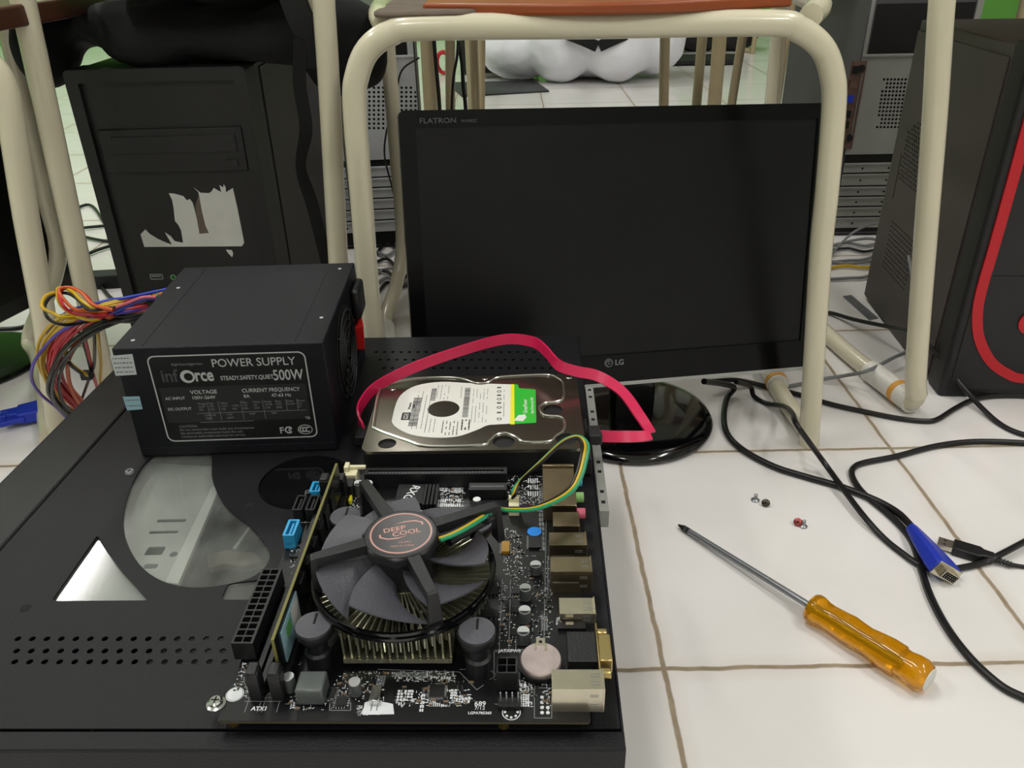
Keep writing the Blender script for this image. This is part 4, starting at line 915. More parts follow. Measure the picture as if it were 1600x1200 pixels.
# three fan wires
wpath = [((686, 842), 49), ((705, 835), 49), ((730, 822), 48), ((760, 803), 44), ((772, 793), 40), ((790, 796), 36), ((830, 795), 32), ((865, 783), 30), ((892, 765), 30), ((905, 742), 34), ((913, 710), 40), ((914, 694), 44), ((906, 684), 46), ((893, 684), 46), ((875, 694), 42), ((845, 722), 32), ((820, 745), 22), ((810, 757), 17)]
base_ = [Vector(b(*q, z)) for q, z in wpath]+[fan_sock+Vector((0, 0, 4)), fan_sock]
for k, mt in ((-1, 'wire_black'), (0, 'wire_yellow'), (1, 'wire_green')):
    pts = []
    for i, p in enumerate(base_):
        t = (base_[min(i+1, len(base_)-1)]-base_[max(i-1, 0)]).normalized(); s_ = t.cross(Vector((0, 0.3, 1))).normalized()
        pts.append(p+s_*k*1.9)
    MB(mt).tube(pts, 1.02, n=8, k=6).build('fan_wire', cool_o)
a = Vector(b(758, 806, 44)); MB('matte_black').bx(a.x-2.8, a.x+2.8, a.y-3.6, a.y+3.6, a.z-3, a.z+1.5).build('wire_clip', cool_o, bevel=0.8)
a2 = Vector(b(700, 845, 42)); a3 = Vector(b(768, 806, 40)); MB('fan_black').tube([a2, (a2+a3)/2, a3], 3.2, sm=False).build('wire_arm', cool_o)
#PART3
# ------------------------------------------------------------------ monitor
md = Vector((math.cos(0.155), math.sin(0.155), 0)); MR = 0.2
MC = Vector((112, 792, 0))
Mo = Thing('monitor', 'black widescreen monitor on a glossy round foot behind the hard drive', 'monitor', (138, 812, 0), MR)
pc = Mo.loc((110, 788, 0)); mx, my = pc.x, pc.y
TILT, ZPV = math.radians(12), 215
PM = Matrix.Translation((0, my, ZPV)) @ Matrix.Rotation(-TILT, 4, 'X') @ Matrix.Rotation(0.04, 4, 'Y') @ Matrix.Translation((0, 0, -ZPV)); PMI = PM.inverted()
n_ = Mo.Rf @ (PM.to_3x3() @ Vector((0, -1, 0))); pl = (Mo.Rf @ (PM @ Vector((0, 0, ZPV))) + Mo.p, n_)
def mo(u, v): q = PMI @ Mo.L(u, v, plane=pl); return q.x, q.z
lx, lt = mo(624, 182); lbx, lbz = mo(641, 520); rxb, rzb = mo(1266, 568); rxt, rzt = mo(1296, 160)
bot = mo(1000, 599)[1]; top_ = mo(1000, 166)[1]; XL, XR = (lx+lbx)/2, rxt+4
PF = PM @ FRONT
m = MB('bezel_gloss'); m.M = PF
m.plate(rrect(XL, XR, bot, top_, 6), [rrect(XL+15, XR-15, bot+34, top_-15, 1)], -14, 0); bez = m.build('bezel', Mo.o, bevel=1.2)
m = MB('screen_black'); m.M = PF; m.prism([(XL+14, bot+33), (XR-14, bot+33), (XR-14, top_-14), (XL+14, top_-14)], -5, -1.8); m.build('screen', Mo.o, flat=True)
m = MB('matte_black'); m.M = PF; m.prism(rrect(XL+3, XR-3, bot+3, top_-3, 6), -34, -13.9); m.build('back_cover', Mo.o, bevel=5, segs=3)
m = MB('cage_grey'); m.M = PF; m.prism([(XL+5, bot-0.6), (XR-5, bot-0.6), (XR-5, bot+3.6), (XL+5, bot+3.6)], -9, 0.25); m.build('bottom_strip', Mo.o, bevel=0.4)
m = MB('print_grey'); m.M = PF
gx, gz = mo(951, 567); m.plate(circ(gx, gz, 4.6, 30), [circ(gx, gz, 4.0, 30)], 0.1, 0.3); m.bx(gx-0.3, gx+0.3, gz-1.2, gz+2.4, 0.1, 0.3).bx(gx-0.3, gx+1.6, gz-1.6, gz-1.1, 0.1, 0.3).cone((gx-1.8, gz+1.3, 0.1), (gx-1.8, gz+1.3, 0.3), 0.6, n=10)
m.plate(circ(gx, gz, 3.1, 24)[0:18]+circ(gx, gz, 2.5, 24)[0:18][::-1], [], 0.1, 0.3)
m.text('LG', 8.2, Matrix.Translation((gx+7, gz-2.9, 0.2)), bold=0.18, xs=1.0); m.build('maker_logo', bez, flat=True)
m = MB('cap_grey'); m.M = PF; gx, gz = mo(655, 193); m.text('FLATRON', 6.6, Matrix.Translation((gx, gz, 0.2)), xs=1.2); m.text('W1943C', 4.2, Matrix.Translation((gx+39, gz, 0.2))); m.build('model_print', bez, flat=True)
m = MB('gloss_black'); m.prism(rrect(-26, 26, my+8, my+28, 6), 10, bot+70); m.build('neck', Mo.o, bevel=2)
m = MB('gloss_black'); m.lathe([(90, 0), (94, 3), (94.5, 6), (92, 10), (84, 12.5), (40, 15), (0.01, 16)], (0, 0, 0), n=80); m.build('foot', Mo.o, angle=50)

# ------------------------------------------------------------------ chairs
def chair(name, label, path_front, left_side, right_side, seat, seat_mat='orange_wood', r=10.8, frame_mat='cream_tube', loc=(0, 0, 0), caps=(), rails=True, pad=None, group=None):
    t = Thing(name, label, 'chair', loc, 0, group)
    L_ = lambda ps: [t.loc(p) for p in ps]
    if path_front: MB(frame_mat).tube(L_(path_front), r, n=16, k=5).build('front_frame', t.o)
    for s_ in (left_side, right_side):
        if s_: MB(frame_mat).tube(L_(s_), r*0.96, n=14, k=5).build('side_frame', t.o)
    if seat:
        x0, x1, y0, y1, z0, z1, bul = seat
        pts = [(x0+(x1-x0)*i/14, y0+bul*(1-math.sin(math.pi*i/14))) for i in range(15)]+[(x1+4, (y0+y1)/2), (x1-18, y1), (x0+18, y1), (x0-4, (y0+y1)/2)]
        P_ = [tuple(t.loc((p[0], p[1], 0)))[:2] for p in pts]; zz = -t.p.z
        m = MB(seat_mat); m.prism(P_, z0+zz, z1+zz); m.build('seat', t.o, bevel=2.5, segs=3)
    if pad:
        x0, x1, y0, y1, z0, z1 = pad; m = MB('dust_wood'); m.prism(rrect(*[q for q in (t.loc((x0, 0, 0)).x, t.loc((x1, 0, 0)).x, t.loc((0, y0, 0)).y, t.loc((0, y1, 0)).y)], 20), z0, z1); m.build('seat_padding', t.o, bevel=3)
    for p0, p1, tape in caps:
        p0, p1 = t.loc(p0), t.loc(p1); m = MB('white_plastic'); m.tube([p0, p1], r*1.22, n=18, sm=False); cp = m.build('floor_cap', t.o)
        if tape is not None:
            a = p0+(p1-p0)*tape; d = (p1-p0).normalized(); MB('orange_tape').cone(a-d*4, a+d*4, r*1.27, n=20).build('tape', cp)
    return t
w = lambda u, v, y: tuple(W(u, v, y=y))
F1 = [(-131, 754, 1), w(583, 515, 754), w(564, 300, 754), w(554, 165, 754), w(558, 118, 754), w(575, 78, 754), w(610, 52, 754), w(660, 43, 754), w(930, 40, 754), w(1200, 36, 754), w(1248, 46, 754), w(1284, 74, 754), w(1300, 115, 754), w(1303, 165, 754), w(1292, 300, 754), w(1282, 400, 754), w(1268, 625, 754), (329, 754, 1)]
chair('chair', 'cream tube chair standing over the monitor, orange wooden seat edge above its front bar', F1,
      [(-131, 764, 11), (-160, 950, 11), (-183, 1080, 14), (-172, 1145, 42), (-160, 1178, 105), (-158, 1180, 250), (-157, 1180, 385), (-148, 1150, 430), (-118, 850, 441), (-104, 772, 436)],
      [(329, 766, 11), (326, 885, 11), (345, 1080, 14), (368, 1145, 42), (378, 1178, 105), (376, 1180, 250), (369, 1180, 385), (355, 1150, 430), (300, 850, 441), (268, 772, 436)],
      (-70, 252, 736, 1130, 443.5, 453, 40), pad=(-112, -20, 748, 1100, 443.4-ZC*0, 449), loc=(98, 954, 0),
      caps=[((327, 868, 12), (330, 930, 12), 0.12), ((-166, 985, 12.5), (-180, 1062, 13), None)])
chair('chair', 'cream tube chair at the right with its leg bent into a taped white floor cap', [(860, 805, 30), (900, 805, 400), (890, 805, 470), (860, 805, 500), (640, 805, 506), (420, 805, 502), (395, 805, 480), tuple(W(1472, 0, y=805)), w(1462, 160, 805), w(1450, 320, 805), w(1438, 480, 805), w(1431, 590, 805), tuple(Vector((466, 806, 30)))],
      [(467, 808, 32), (466, 815, 17), (462, 850, 13), (438, 993, 12), (425, 1200, 12), (418, 1262, 42), (412, 1285, 110), (405, 1285, 300), (400, 1270, 465), (410, 1200, 495), (430, 820, 503)],
      [(850, 808, 32), (856, 830, 13), (870, 1200, 12), (880, 1285, 110), (880, 1285, 440), (860, 1200, 495), (850, 820, 503)],
      (420, 860, 795, 1250, 514, 524, 26), loc=(640, 1030, 0), r=11.4,
      caps=[((466.5, 812, 17), (452, 897, 13.5), 0.3)])
chair('chair', 'cream tube chair hung with the black bag, standing over the left tower', [(-487, 850, 1), (-474, 850, 175), (-453, 850, 459), (-442, 845, 620), (-430, 830, 790), (-405, 828, 822), (-330, 850, 826), (-215, 880, 822), (-188, 882, 790), (-178, 895, 620), (-180, 900, 450), (-199, 900, 180), (-210, 900, 1)],
      [(-489, 862, 11), (-505, 1000, 11), (-512, 1330, 14), (-508, 1372, 60), (-505, 1375, 400), (-495, 1340, 440), (-462, 862, 449)],
      [(-211, 912, 11), (-222, 1000, 11), (-240, 1250, 14), (-245, 1290, 60), (-243, 1292, 400), (-236, 1260, 440), (-192, 912, 449)],
      (-440, -190, 880, 1280, 478, 488, 20), seat_mat='brown_wood', loc=(-350, 1100, 0), r=11.6)
chair('chair', 'cream tube chair with a brown seat at the left edge, blue plug at its foot', [tuple(W(92, 685, z=1)), w(86, 640, 785), w(69, 500, 770), w(41, 340, 762), w(18, 190, 760), w(4, 130, 760), w(-25, 95, 760), w(-80, 80, 760), (-840, 760, 425), (-900, 760, 380), (-960, 760, 1)],
      [(-962, 772, 11), (-970, 1180, 12), (-960, 1230, 80), (-930, 1230, 400), (-900, 1180, 432), (-850, 775, 436)],
      [(-530, 787, 11), (-640, 985, 11), (-680, 1045, 20), w(90, 410, 1060), w(72, 310, 1060), w(46, 190, 1060), w(16, 60, 1055), (-560, 1020, 436), (-480, 775, 434)],
      (-850, -450, 752, 1080, 437, 456, 15), seat_mat='brown_wood', loc=(-740, 960, 0), r=11.6)
def plain_chair(label, xa, xb, y, dep, rz=0.0, top=440, group=None, seat_mat='brown_wood', rr=10.5, spl_=16):
    cx = (xa+xb)/2; hw = abs(xb-xa)/2; t = Thing('chair', label, 'chair', (cx, y+dep/2, 0), rz, group); h0 = -dep/2
    MB('tan_tube').tube([(-hw-spl_, h0, 1), (-hw, h0, top-60), (-hw+12, h0, top-18), (-hw+50, h0, top), (hw-50, h0, top), (hw-12, h0, top-18), (hw, h0, top-60), (hw+spl_, h0, 1)], rr, n=12, k=4).build('front_frame', t.o)
    for s_ in (-1, 1):
        MB('tan_tube').tube([(s_*(hw+spl_), h0+12, 11), (s_*(hw+spl_+8), dep/2-40, 12), (s_*(hw+spl_), dep/2, 60), (s_*(hw-14), dep/2, top-60), (s_*(hw-30), dep/2-50, top), (s_*(hw-40), h0+14, top+4)], rr*0.94, n=12, k=4).build('side_frame', t.o)
    m = MB(seat_mat); m.prism(rrect(-hw+10, hw-10, h0-10, dep/2, 40), top+9, top+19); m.build('seat', t.o, bevel=3)
    m = MB('tan_tube'); m.tube([(-hw+20, dep/2-12, top+6), (-hw+24, dep/2+30, top+200), (-hw+60, dep/2+50, top+380), (hw-60, dep/2+50, top+380), (hw-24, dep/2+30, top+200), (hw-20, dep/2-12, top+6)], rr*0.94, n=12, k=4).build('back_frame', t.o)
    m = MB(seat_mat); m.prism(rrect(-hw+50, hw-50, dep/2+22, dep/2+32, 4), top+230, top+360); m.build('backrest', t.o, bevel=3)
    return t
A_, C_ = W(672, 120, y=1400), W(1118, 120, y=1400)
plain_chair('tan tube chair directly behind the monitor, its leg pair nearest to the screen', A_.x, C_.x, 1400, 420, 0, group=None, rr=11.5, spl_=4)
A_, C_ = W(742, 120, y=1900), W(1091, 120, y=1900)
plain_chair('tan tube chair standing in front of the white sack', A_.x, C_.x, 1900, 400, 0.0, spl_=2, rr=11)
A_, C_ = W(702, 120, y=2500), W(817, 120, y=2300)
t = plain_chair('thin tan chair legs left of the white sack, between the nearer legs', W(702, 120, y=2500).x-330, W(702, 120, y=2500).x+60, 2450, 300, 0.0, spl_=4)
A_ = W(1213, 120, y=1520); plain_chair('tan tube chair beside the dark side of the open tower', A_.x, A_.x+400, 1500, 300, 0.0, spl_=4, rr=10)
A_ = W(1163, 60, z=60); plain_chair('far chair by the green wall seen under the seat', A_.x-20, A_.x+380, A_.y, 380, 0.3)

# ------------------------------------------------------------------ left tower with the torn sticker
TY = 950
TL = Thing('computer_tower', 'black computer tower with a torn white sticker on its front, under the bag', 'computer tower', (-486, TY, 0), 0)
def tf(u, v): q = TL.L(u, v, y=TY); return q.x, q.z
TW, TH, TDp = 200, 383, 400
m = MB('tower_black'); m.bx(3, TW-1, 40, TDp, 8, TH-2); m.build('body', TL.o, bevel=1.5)
m = MB('tower_grey'); m.bx(TW-1, TW+0.5, 60, TDp-4, 12, TH-8); sp_ = m.build('side_panel', TL.o, bevel=0.5)
q = [tf(117, 128), tf(374, 120), tf(430, 408), tf(196, 420)]
m = MB('bezel_plastic'); m.M = FRONT
inner = [(14, 12), (TW-14, 12), (TW-14, TH-14), (14, TH-14)]
m.plate(rrect(0, TW, 0, TH, 6), [inner], -40, 0); m.prism([(10, 8), (TW-10, 8), (TW-10, TH-10), (10, TH-10)], -38, -6); fb = m.build('front_bezel', TL.o, bevel=1.2)
za, zb = tf(260, 202)[1], tf(270, 270)[1]
m = MB('bezel_plastic'); m.M = FRONT; m.prism([(20, zb), (TW-16, zb), (TW-16, za), (20, za)], -6.2, -2.6); dv = m.build('optical_drive', TL.o, bevel=0.8)
m = MB('black_plastic'); m.M = FRONT; zc_, zd_ = tf(260, 213)[1], tf(265, 240)[1]; m.prism([(34, zd_), (TW-24, zd_), (TW-24, zc_), (34, zc_)], -2.8, -1.4); m.build('drive_tray', dv, bevel=0.5)
m = MB('black_plastic'); m.M = FRONT; bx_, bz_ = tf(362, 255); m.prism([(bx_-7, bz_-4), (bx_+7, bz_-4), (bx_+7, bz_+4), (bx_-7, bz_+4)], -2.8, -1.2); m.build('eject_button', dv, bevel=0.5)
def s6(x, y): return tf(180+x/6.667, 280+y/6.667)
torn = [(285, 722), (245, 590), (295, 540), (340, 585), (430, 640), (520, 680), (575, 700), (500, 570), (560, 610), (600, 660), (690, 680), (670, 550), (640, 490), (605, 450), (592, 320), (575, 230), (540, 160), (600, 165), (690, 190), (730, 235), (760, 220), (790, 260), (810, 330), (835, 430), (862, 585), (960, 575), (925, 500), (890, 360), (868, 240), (850, 150), (800, 100), (870, 155), (960, 160), (990, 140), (1010, 105), (1090, 150), (1070, 75), (1110, 100), (1115, 65), (1135, 100), (1140, 150), (1210, 105), (1260, 320), (1330, 680), (1305, 715)]
m = MB('paper'); m.M = Matrix.Translation((0, 5.9, 0)) @ FRONT; m.plate([s6(*p) for p in torn], [], 0, 0.3); m.plate([s6(*p) for p in [(1138, 750), (1200, 755), (1215, 790), (1205, 830), (1165, 790)]], [], 0, 0.3)
m.use('dust_wood').plate([s6(*p) for p in [(815, 300), (850, 190), (868, 240), (890, 360), (925, 500), (955, 572), (864, 582), (838, 430)]], [], -0.05, 0.1); m.build('torn_sticker', fb, flat=True)
ux, uz = tf(242, 435); m = MB('steel'); m.M = Matrix.Translation((0, 6, 0)) @ FRONT; m.plate(rrect(ux-8, ux+8, uz-3.6, uz+3.6, 1), [rrect(ux-7, ux+7, uz-2.6, uz+2.6, 0.5)], -4, 0.5); m.bx(ux-6, ux+6, uz-0.2, uz+1.4, -4, 0.2); m.build('usb_socket', fb, flat=True)
ux, uz = tf(268, 436); m = MB('led_green'); m.M = Matrix.Translation((0, 6, 0)) @ FRONT; m.plate(circ(ux, uz, 3.6, 24), [circ(ux, uz, 2.0, 20)], 0, 0.6); m.build('audio_socket', fb, flat=True)

# ------------------------------------------------------------------ black backpack
def blob(name, balls, mt, parent, voxel=7, smooth_it=6, disp=0, dscale=0.06, seed=1):
    m = MB(mt)
    for c_, r_ in balls: m.ball(c_, r_, 20, 12)
    rnd = random.Random(seed)
    o = m.build(name, parent); r_ = o.modifiers.new('fuse', 'REMESH'); r_.mode = 'VOXEL'; r_.voxel_size = voxel*S; r_.use_smooth_shade = True
    s_ = o.modifiers.new('soften', 'SMOOTH'); s_.iterations = smooth_it; s_.factor = 0.6
    if disp:
        tx = bpy.data.textures.new(name+'_folds', 'CLOUDS'); tx.noise_scale = dscale; d = o.modifiers.new('folds', 'DISPLACE'); d.texture = tx; d.strength = disp*S; d.mid_level = 0.5; d.texture_coords = 'LOCAL'
    return o
BG = Thing('backpack', 'black fabric backpack slumped on top of the left tower', 'backpack', (-330, 1080, 384), 0)
bb = [((20, -40, 28), (150, 100, 32)), ((-20, 60, 30), (160, 110, 30)), ((130, -60, 20), (60, 70, 32)), ((158, -85, 4), (42, 36, 42)), ((90, -95, 24), (90, 50, 30)), ((-195, -70, 18), (34, 55, 46)), ((-150, -30, 34), (70, 60, 22)), ((-60, -95, 26), (60, 40, 30)), ((-110, -60, 32), (26, 40, 30)), ((120, -95, 40), (75, 40, 26)), ((-70, -70, 42), (90, 50, 24)), ((145, -100, 10), (44, 30, 50))]
bo = blob('bag_body', bb, 'bag_black', BG.o, voxel=6, disp=14, dscale=0.07)
m = MB('bag_web'); m.ribbon([BG.loc(p) for p in (w(470, 60, 905), w(468, 130, 912), w(478, 200, 918), w(470, 262, 922), w(488, 320, 926), w(508, 400, 928), w(520, 450, 930))], [Vector((1, 0.3, 0))]*3+[Vector((0.6, 0.8, 0)), Vector((1, 0.3, 0)), Vector((1, 0.3, 0)), Vector((1, 0.2, 0))], 14, 1.6); m.build('strap', BG.o)
m = MB('bag_web'); m.ribbon([BG.loc(p) for p in (w(455, -10, 905), w(470, 30, 905), w(490, 70, 910), w(497, 105, 916))], [Vector((1, 0, 0))]*4, 26, 6); m.build('shoulder_strap', BG.o)

# ------------------------------------------------------------------ monitor standing at the far left
pr_ = Vector((-662, 1132, 0)); dr = Vector((-34, -113, 0)).normalized(); cen = pr_+dr*200
ang = math.atan2(-dr.y, -dr.x)
ML = Thing('monitor', 'dark monitor on a round foot at the left edge, turned sideways behind the chair legs', 'monitor', (cen.x-8, cen.y+40, 0), ang)
q = ML.loc(cen)
m = MB('black_plastic'); m.bx(-200, 200, q.y-12, q.y, 58, 345); m.build('bezel', ML.o, bevel=3)
MB('screen_black').bx(-184, 184, q.y-12.6, q.y-12, 80, 330).build('screen', ML.o)
MB('matte_black').bx(-150, 150, q.y, q.y+25, 90, 310).build('back_cover', ML.o, bevel=8, segs=3)
MB('gloss_black').bx(-20, 20, q.y+8, q.y+24, 8, 110).build('neck', ML.o, bevel=2)
a = W(14, 558, z=3); q2 = ML.loc((a.x-42, a.y-18, 0)); MB('bezel_gloss').lathe([(88, 0), (92, 4), (90, 9), (60, 12), (0.01, 14)], (q2.x, q2.y, 0), n=60).build('foot', ML.o, angle=50)

# ------------------------------------------------------------------ red trimmed tower on the right
RZ = -0.09
RT = Thing('computer_tower', 'dark computer tower with a red trim line on its front, at the right edge', 'computer tower', (519, 852, 0), RZ)
fn = RT.Rf @ Vector((0, -1, 0)); sn = RT.Rf @ Vector((-1, 0, 0))
def rf(u, v): q = RT.L(u, v, plane=(RT.p, fn)); return q.x, q.z
def rs(u, v): q = RT.L(u, v, plane=(RT.p, sn)); return q.y, q.z
RH = rs(1437, 26)[1]; RD = rs(1350, 462)[0]
m = MB('tower_brown'); m.bx(1, 195, 38, RD, 4, RH-3); m.build('body', RT.o, bevel=2)
SIDE = Matrix(((0, 0, -1, 0), (-1, 0, 0, 0), (0, 1, 0, 0), (0, 0, 0, 1)))       # flat (x,y) -> (0,-x,y), facing -X
m = MB('tower_brown'); m.M = SIDE
hs_ = []
ya_, za_ = rs(1424, 186); yb_, zb_ = rs(1419, 286)
for i in range(15):
    for j in range(10):
        y_, z_ = ya_-4-j*8+(i % 2)*3.5, za_-i*5.6
        if i+j > 2 or i > 3: hs_.append([(-y_+1.9*math.cos(t), z_+1.9*math.sin(t)) for t in [2*math.pi*k/8 for k in range(8)]])
ya_, za_ = rs(1394, 345)
for i in range(11):
    for j in range(12):
        y_, z_ = ya_-4-j*8, za_-i*6.6; hs_.append([(-y_+2.6*math.cos(t), z_+1.3*math.sin(t)) for t in [2*math.pi*k/8 for k in range(8)]])
hs_ = [h_ for h_ in hs_ if -RD+6 < h_[0][0] < -45 and 16 < h_[0][1] < RH-24]
m.plate([(-40, 8), (-40, RH-16), (-RD+2, RH-16), (-RD+2, 8)], hs_, -0.4, 0.9); m.build('side_panel', RT.o, flat=True)
MB('dark_void').bx(0.3, 1.2, 60, RD-10, 20, RH-30).build('vent_dark_sheet', RT.o)  # plain dark sheet behind the vent holes, painted shade of the interior
ya, za = rs(1410, 240); yb, zb = rs(1396, 310); m = MB('dark_void'); m.hexa([(-1.0, ya-1.5, za), (-0.8, ya-1.5, za), (-0.8, ya+1.5, za), (-1, ya+1.5, za), (-1, yb-1.5, zb), (-0.8, yb-1.5, zb), (-0.8, yb+1.5, zb), (-1, yb+1.5, zb)]); m.build('panel_slot', RT.o)
m = MB('bezel_plastic'); m.prism(rrect(0, 198, 0, 38, 6), 0, RH+2); m.build('front_bezel', RT.o, bevel=3, segs=3)
m = MB('bezel_plastic'); zz = rf(1560, 431)[1]; m.bx(10, 190, -1.2, 0, zz+1, RH-8).bx(10, 190, -1.2, 0, 12, zz-1); m.mats = ['black_plastic']; m.build('front_cover', RT.o, bevel=1)
pts = [(1618, 150), (1602, 205), (1580, 285), (1552, 385), (1533, 450), (1526, 490), (1529, 528), (1546, 562), (1572, 582), (1605, 591)]
P2 = [rf(*p) for p in pts]; P2 += [(198-15, P2[-1][1]-0.5)]
m = MB('red_trim'); m.ribbon([(p[0], -1.6, p[1]) for p in P2], [Vector((0.9, 0, 0.3))]*5+[Vector((1, 0, 0)), Vector((.9, 0, .4)), Vector((.5, 0, .8)), Vector((.2, 0, 1)), Vector((0, 0, 1)), Vector((0, 0, 1))], 11.5, 2.4); m.build('red_trim', RT.o)
cx, cz = rf(1603, 503); m = MB('red_trim'); m.cone((cx+6, -1.2, cz), (cx+6, -3, cz), 15, n=36); m.build('power_button', RT.o, bevel=0.5)

# ------------------------------------------------------------------ open towers seen from the rear
def rear_tower(label, X0_, Y_, rz, wid, px, edges, slots, grid, hole, io=None, dep=400, hei=400, side_mt='tower_grey', sheet='galvanised'):
    t = Thing('open_computer_tower', label, 'computer tower', (X0_, Y_, 0), rz); nn = t.Rf @ Vector((0, -1, 0)); pl_ = (t.p, nn)
    g = lambda u, v: (lambda q: (q.x, q.z))(t.L(u, v, plane=pl_))
    m = MB(side_mt); m.bx(0, wid, 1, dep, 4, hei); m.build('body', t.o, bevel=1.5)
    zh = g(px, hole)[1]; z1_ = g(px, edges[0])[1]; z0_ = 6
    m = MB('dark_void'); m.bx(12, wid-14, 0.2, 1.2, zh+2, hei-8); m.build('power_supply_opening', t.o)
    m = MB(sheet); m.M = FRONT
    loops = [circ(*g(u, v), 2.3, 10) for u, v in grid]
    m.plate([(2, z1_-2), (wid-2, z1_-2), (wid-2, zh), (2, zh)], loops, 0.2, 1.5); m.build('vent_sheet', t.o, flat=True)
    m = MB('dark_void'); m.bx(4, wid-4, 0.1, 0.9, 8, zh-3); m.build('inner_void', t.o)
    m = MB(sheet); m.bx(2, 8, -2, 1, zh, hei-2).bx(wid-12, wid-2, -2, 1, zh, hei-2).bx(2, wid-2, -3.5, 0.5, zh-3, zh+1); m.build('rear_rim', t.o, bevel=0.6)
    for i, (va, vb) in enumerate(slots):
        za, zb = g(px, va)[1], g(px, vb)[1]; m = MB(sheet); m.bx(4, wid-14, -1.8, 0.3, zb+1.2, za-2).bx(4, wid-14, -4, 0, za-3, za-0.5)
        m.use('dark_void')
        for x_ in (wid*0.2, wid*0.45, wid*0.7): m.cone((x_, -1.85, (za+zb)/2-1), (x_, -1.95, (za+zb)/2-1), 2, n=8)
        m.build('slot_cover', t.o, flat=True)
    return t, g
xr = W(656, 200, y=1430).x
grid = [(570+i*7.2, 137+j*7.0) for i in range(12) for j in range(10) if (i+j > 1) and not (i in (0, 11) and j in (0, 9))]
LT, g = rear_tower('open silver tower seen from the rear, left of the monitor', xr-182, 1430, 0.09, 182, 600, (247,), [(259, 276), (277, 292), (293, 309), (310, 326), (327, 343), (344, 362)], grid, 88)
xr2 = W(1306, 330, y=1446).x
grid = [(1381+i*5.6-j*0.9, 124+j*6.2) for i in range(8) for j in range(13) if not (i == 0 and j in (1, 2, 10, 11))]
RT2, g = rear_tower('open tower seen from the rear, between the monitor and the red trimmed tower', xr2-4, 1446, -0.02, 185, 1350, (239,), [(254, 270), (271, 290), (291, 306), (307, 322), (323, 338), (339, 356)], grid, 86, sheet='rear_sheet', side_mt='tower_violet')
ax, az = g(1334, 95); bx_, bz_ = g(1362, 225)
m = MB('rust'); m.bx(ax-4, ax+22, -3, 0, az-145, az); m.use('steel').bx(ax+16, ax+17.5, -4, -3, az-130, az-20)
for i, (dz, mt) in enumerate(((8, 'dark_void'), (30, 'rust'), (55, 'vga_blue'), (80, 'dark_void'), (98, 'dark_void'), (118, 'rust'))): m.use(mt).bx(ax-1, ax+9, -5, -3, az-dz-12, az-dz)
m.use('dark_void').cone((ax+14, -3, az-126), (ax+14, -4.5, az-126), 6, n=16).cone((ax+14, -3, az-12), (ax+14, -4.5, az-12), 6, n=16); m.build('port_panel', RT2.o, flat=True)

# ------------------------------------------------------------------ things at the far side of the room
sx = W(930, 134, z=0)
SK = Thing('white_sack', 'bulging white sack with black straps lying on the far floor', 'sack', (sx.x, sx.y+150, 0), -0.1)
sb = blob('sack_cloth', [((-290, 40, 120), (150, 170, 125)), ((-120, -20, 150), (145, 170, 155)), ((95, -30, 150), (150, 175, 155)), ((230, 40, 170), (130, 160, 160)), ((0, 120, 200), (230, 130, 180)), ((-20, 60, 120), (260, 160, 125))], 'sack_white', SK.o, voxel=13, smooth_it=3, disp=26, dscale=0.12)
def sk_(u, v, d=-185): return SK.L(u, v, y=sx.y+150+d)
m = MB('bag_web'); m.ribbon([sk_(884, 52), sk_(905, 60, -205), sk_(932, 72, -190)], [Vector((.3, 0, 1))]*3, 38, 22); m.build('strap', SK.o)
m = MB('bag_web'); m.ribbon([sk_(937, 72, -190), sk_(960, 61, -205), sk_(986, 50)], [Vector((-.3, 0, 1))]*3, 38, 22); m.build('strap', SK.o)
def flat_thing(name, label, cat, quad, z0, z1, mt, bev=2):
    P_ = [W(u, v, z=0) for u, v in quad]; c_ = sum(P_, Vector())/4; t = Thing(name, label, cat, (c_.x, c_.y, 0), 0)
    m = MB(mt); m.prism([(p.x-c_.x, p.y-c_.y) for p in P_], z0, z1); return t, m
t, m = flat_thing('floor_mat', 'thin dark grey patterned mat on the floor in front of the white sack', 'mat', [(722, 152), (858, 144), (835, 128), (698, 131)], 0.2, 6, 'mat_grey'); m.build('mat_sheet', t.o)
t, m = flat_thing('keyboard', 'long black keyboard on the far floor right of the white sack', 'keyboard', [(1022, 104), (1150, 102), (1148, 92), (1030, 93)], 4, 22, 'matte_black'); m.build('keyboard_body', t.o, bevel=3)
t, m = flat_thing('black_box', 'small black box on the far floor left of the white sack', 'box', [(752, 124), (772, 123), (771, 112), (752, 113)], 22, 150, 'matte_black'); m.build('box_body', t.o, bevel=3); MB('label_white').bx(-60, 60, -50, 60, 0, 22).build('white_stand', t.o, bevel=2)
t, m = flat_thing('loose_speaker', 'dark rounded speaker leaning beside the small black box', 'speaker', [(722, 118), (740, 117), (740, 104), (724, 105)], 0, 170, 'black_plastic'); m.build('speaker_body', t.o, bevel=20, segs=4)
a = W(1085, 90, z=0); t = Thing('dark_bag', 'dark grey bag lying behind the far keyboard', 'bag', (a.x+30, a.y+230, 0), 0)
blob('bag_body', [((-160, 0, 85), (150, 110, 90)), ((30, 20, 95), (190, 120, 100)), ((200, 0, 70), (120, 100, 75))], 'matte_black', t.o, voxel=14, disp=20, dscale=0.15)
a = W(1042, 86, z=0); t = Thing('small_adapter', 'small tan adapter block between sack and dark bag', 'adapter', (a.x, a.y, 0), 0.3); MB('cream_plastic').bx(-40, 40, -30, 30, 0, 70).use('ink').cone((0, -30, 35), (0, -33, 35), 20, n=16).build('adapter_body', t.o, bevel=6)
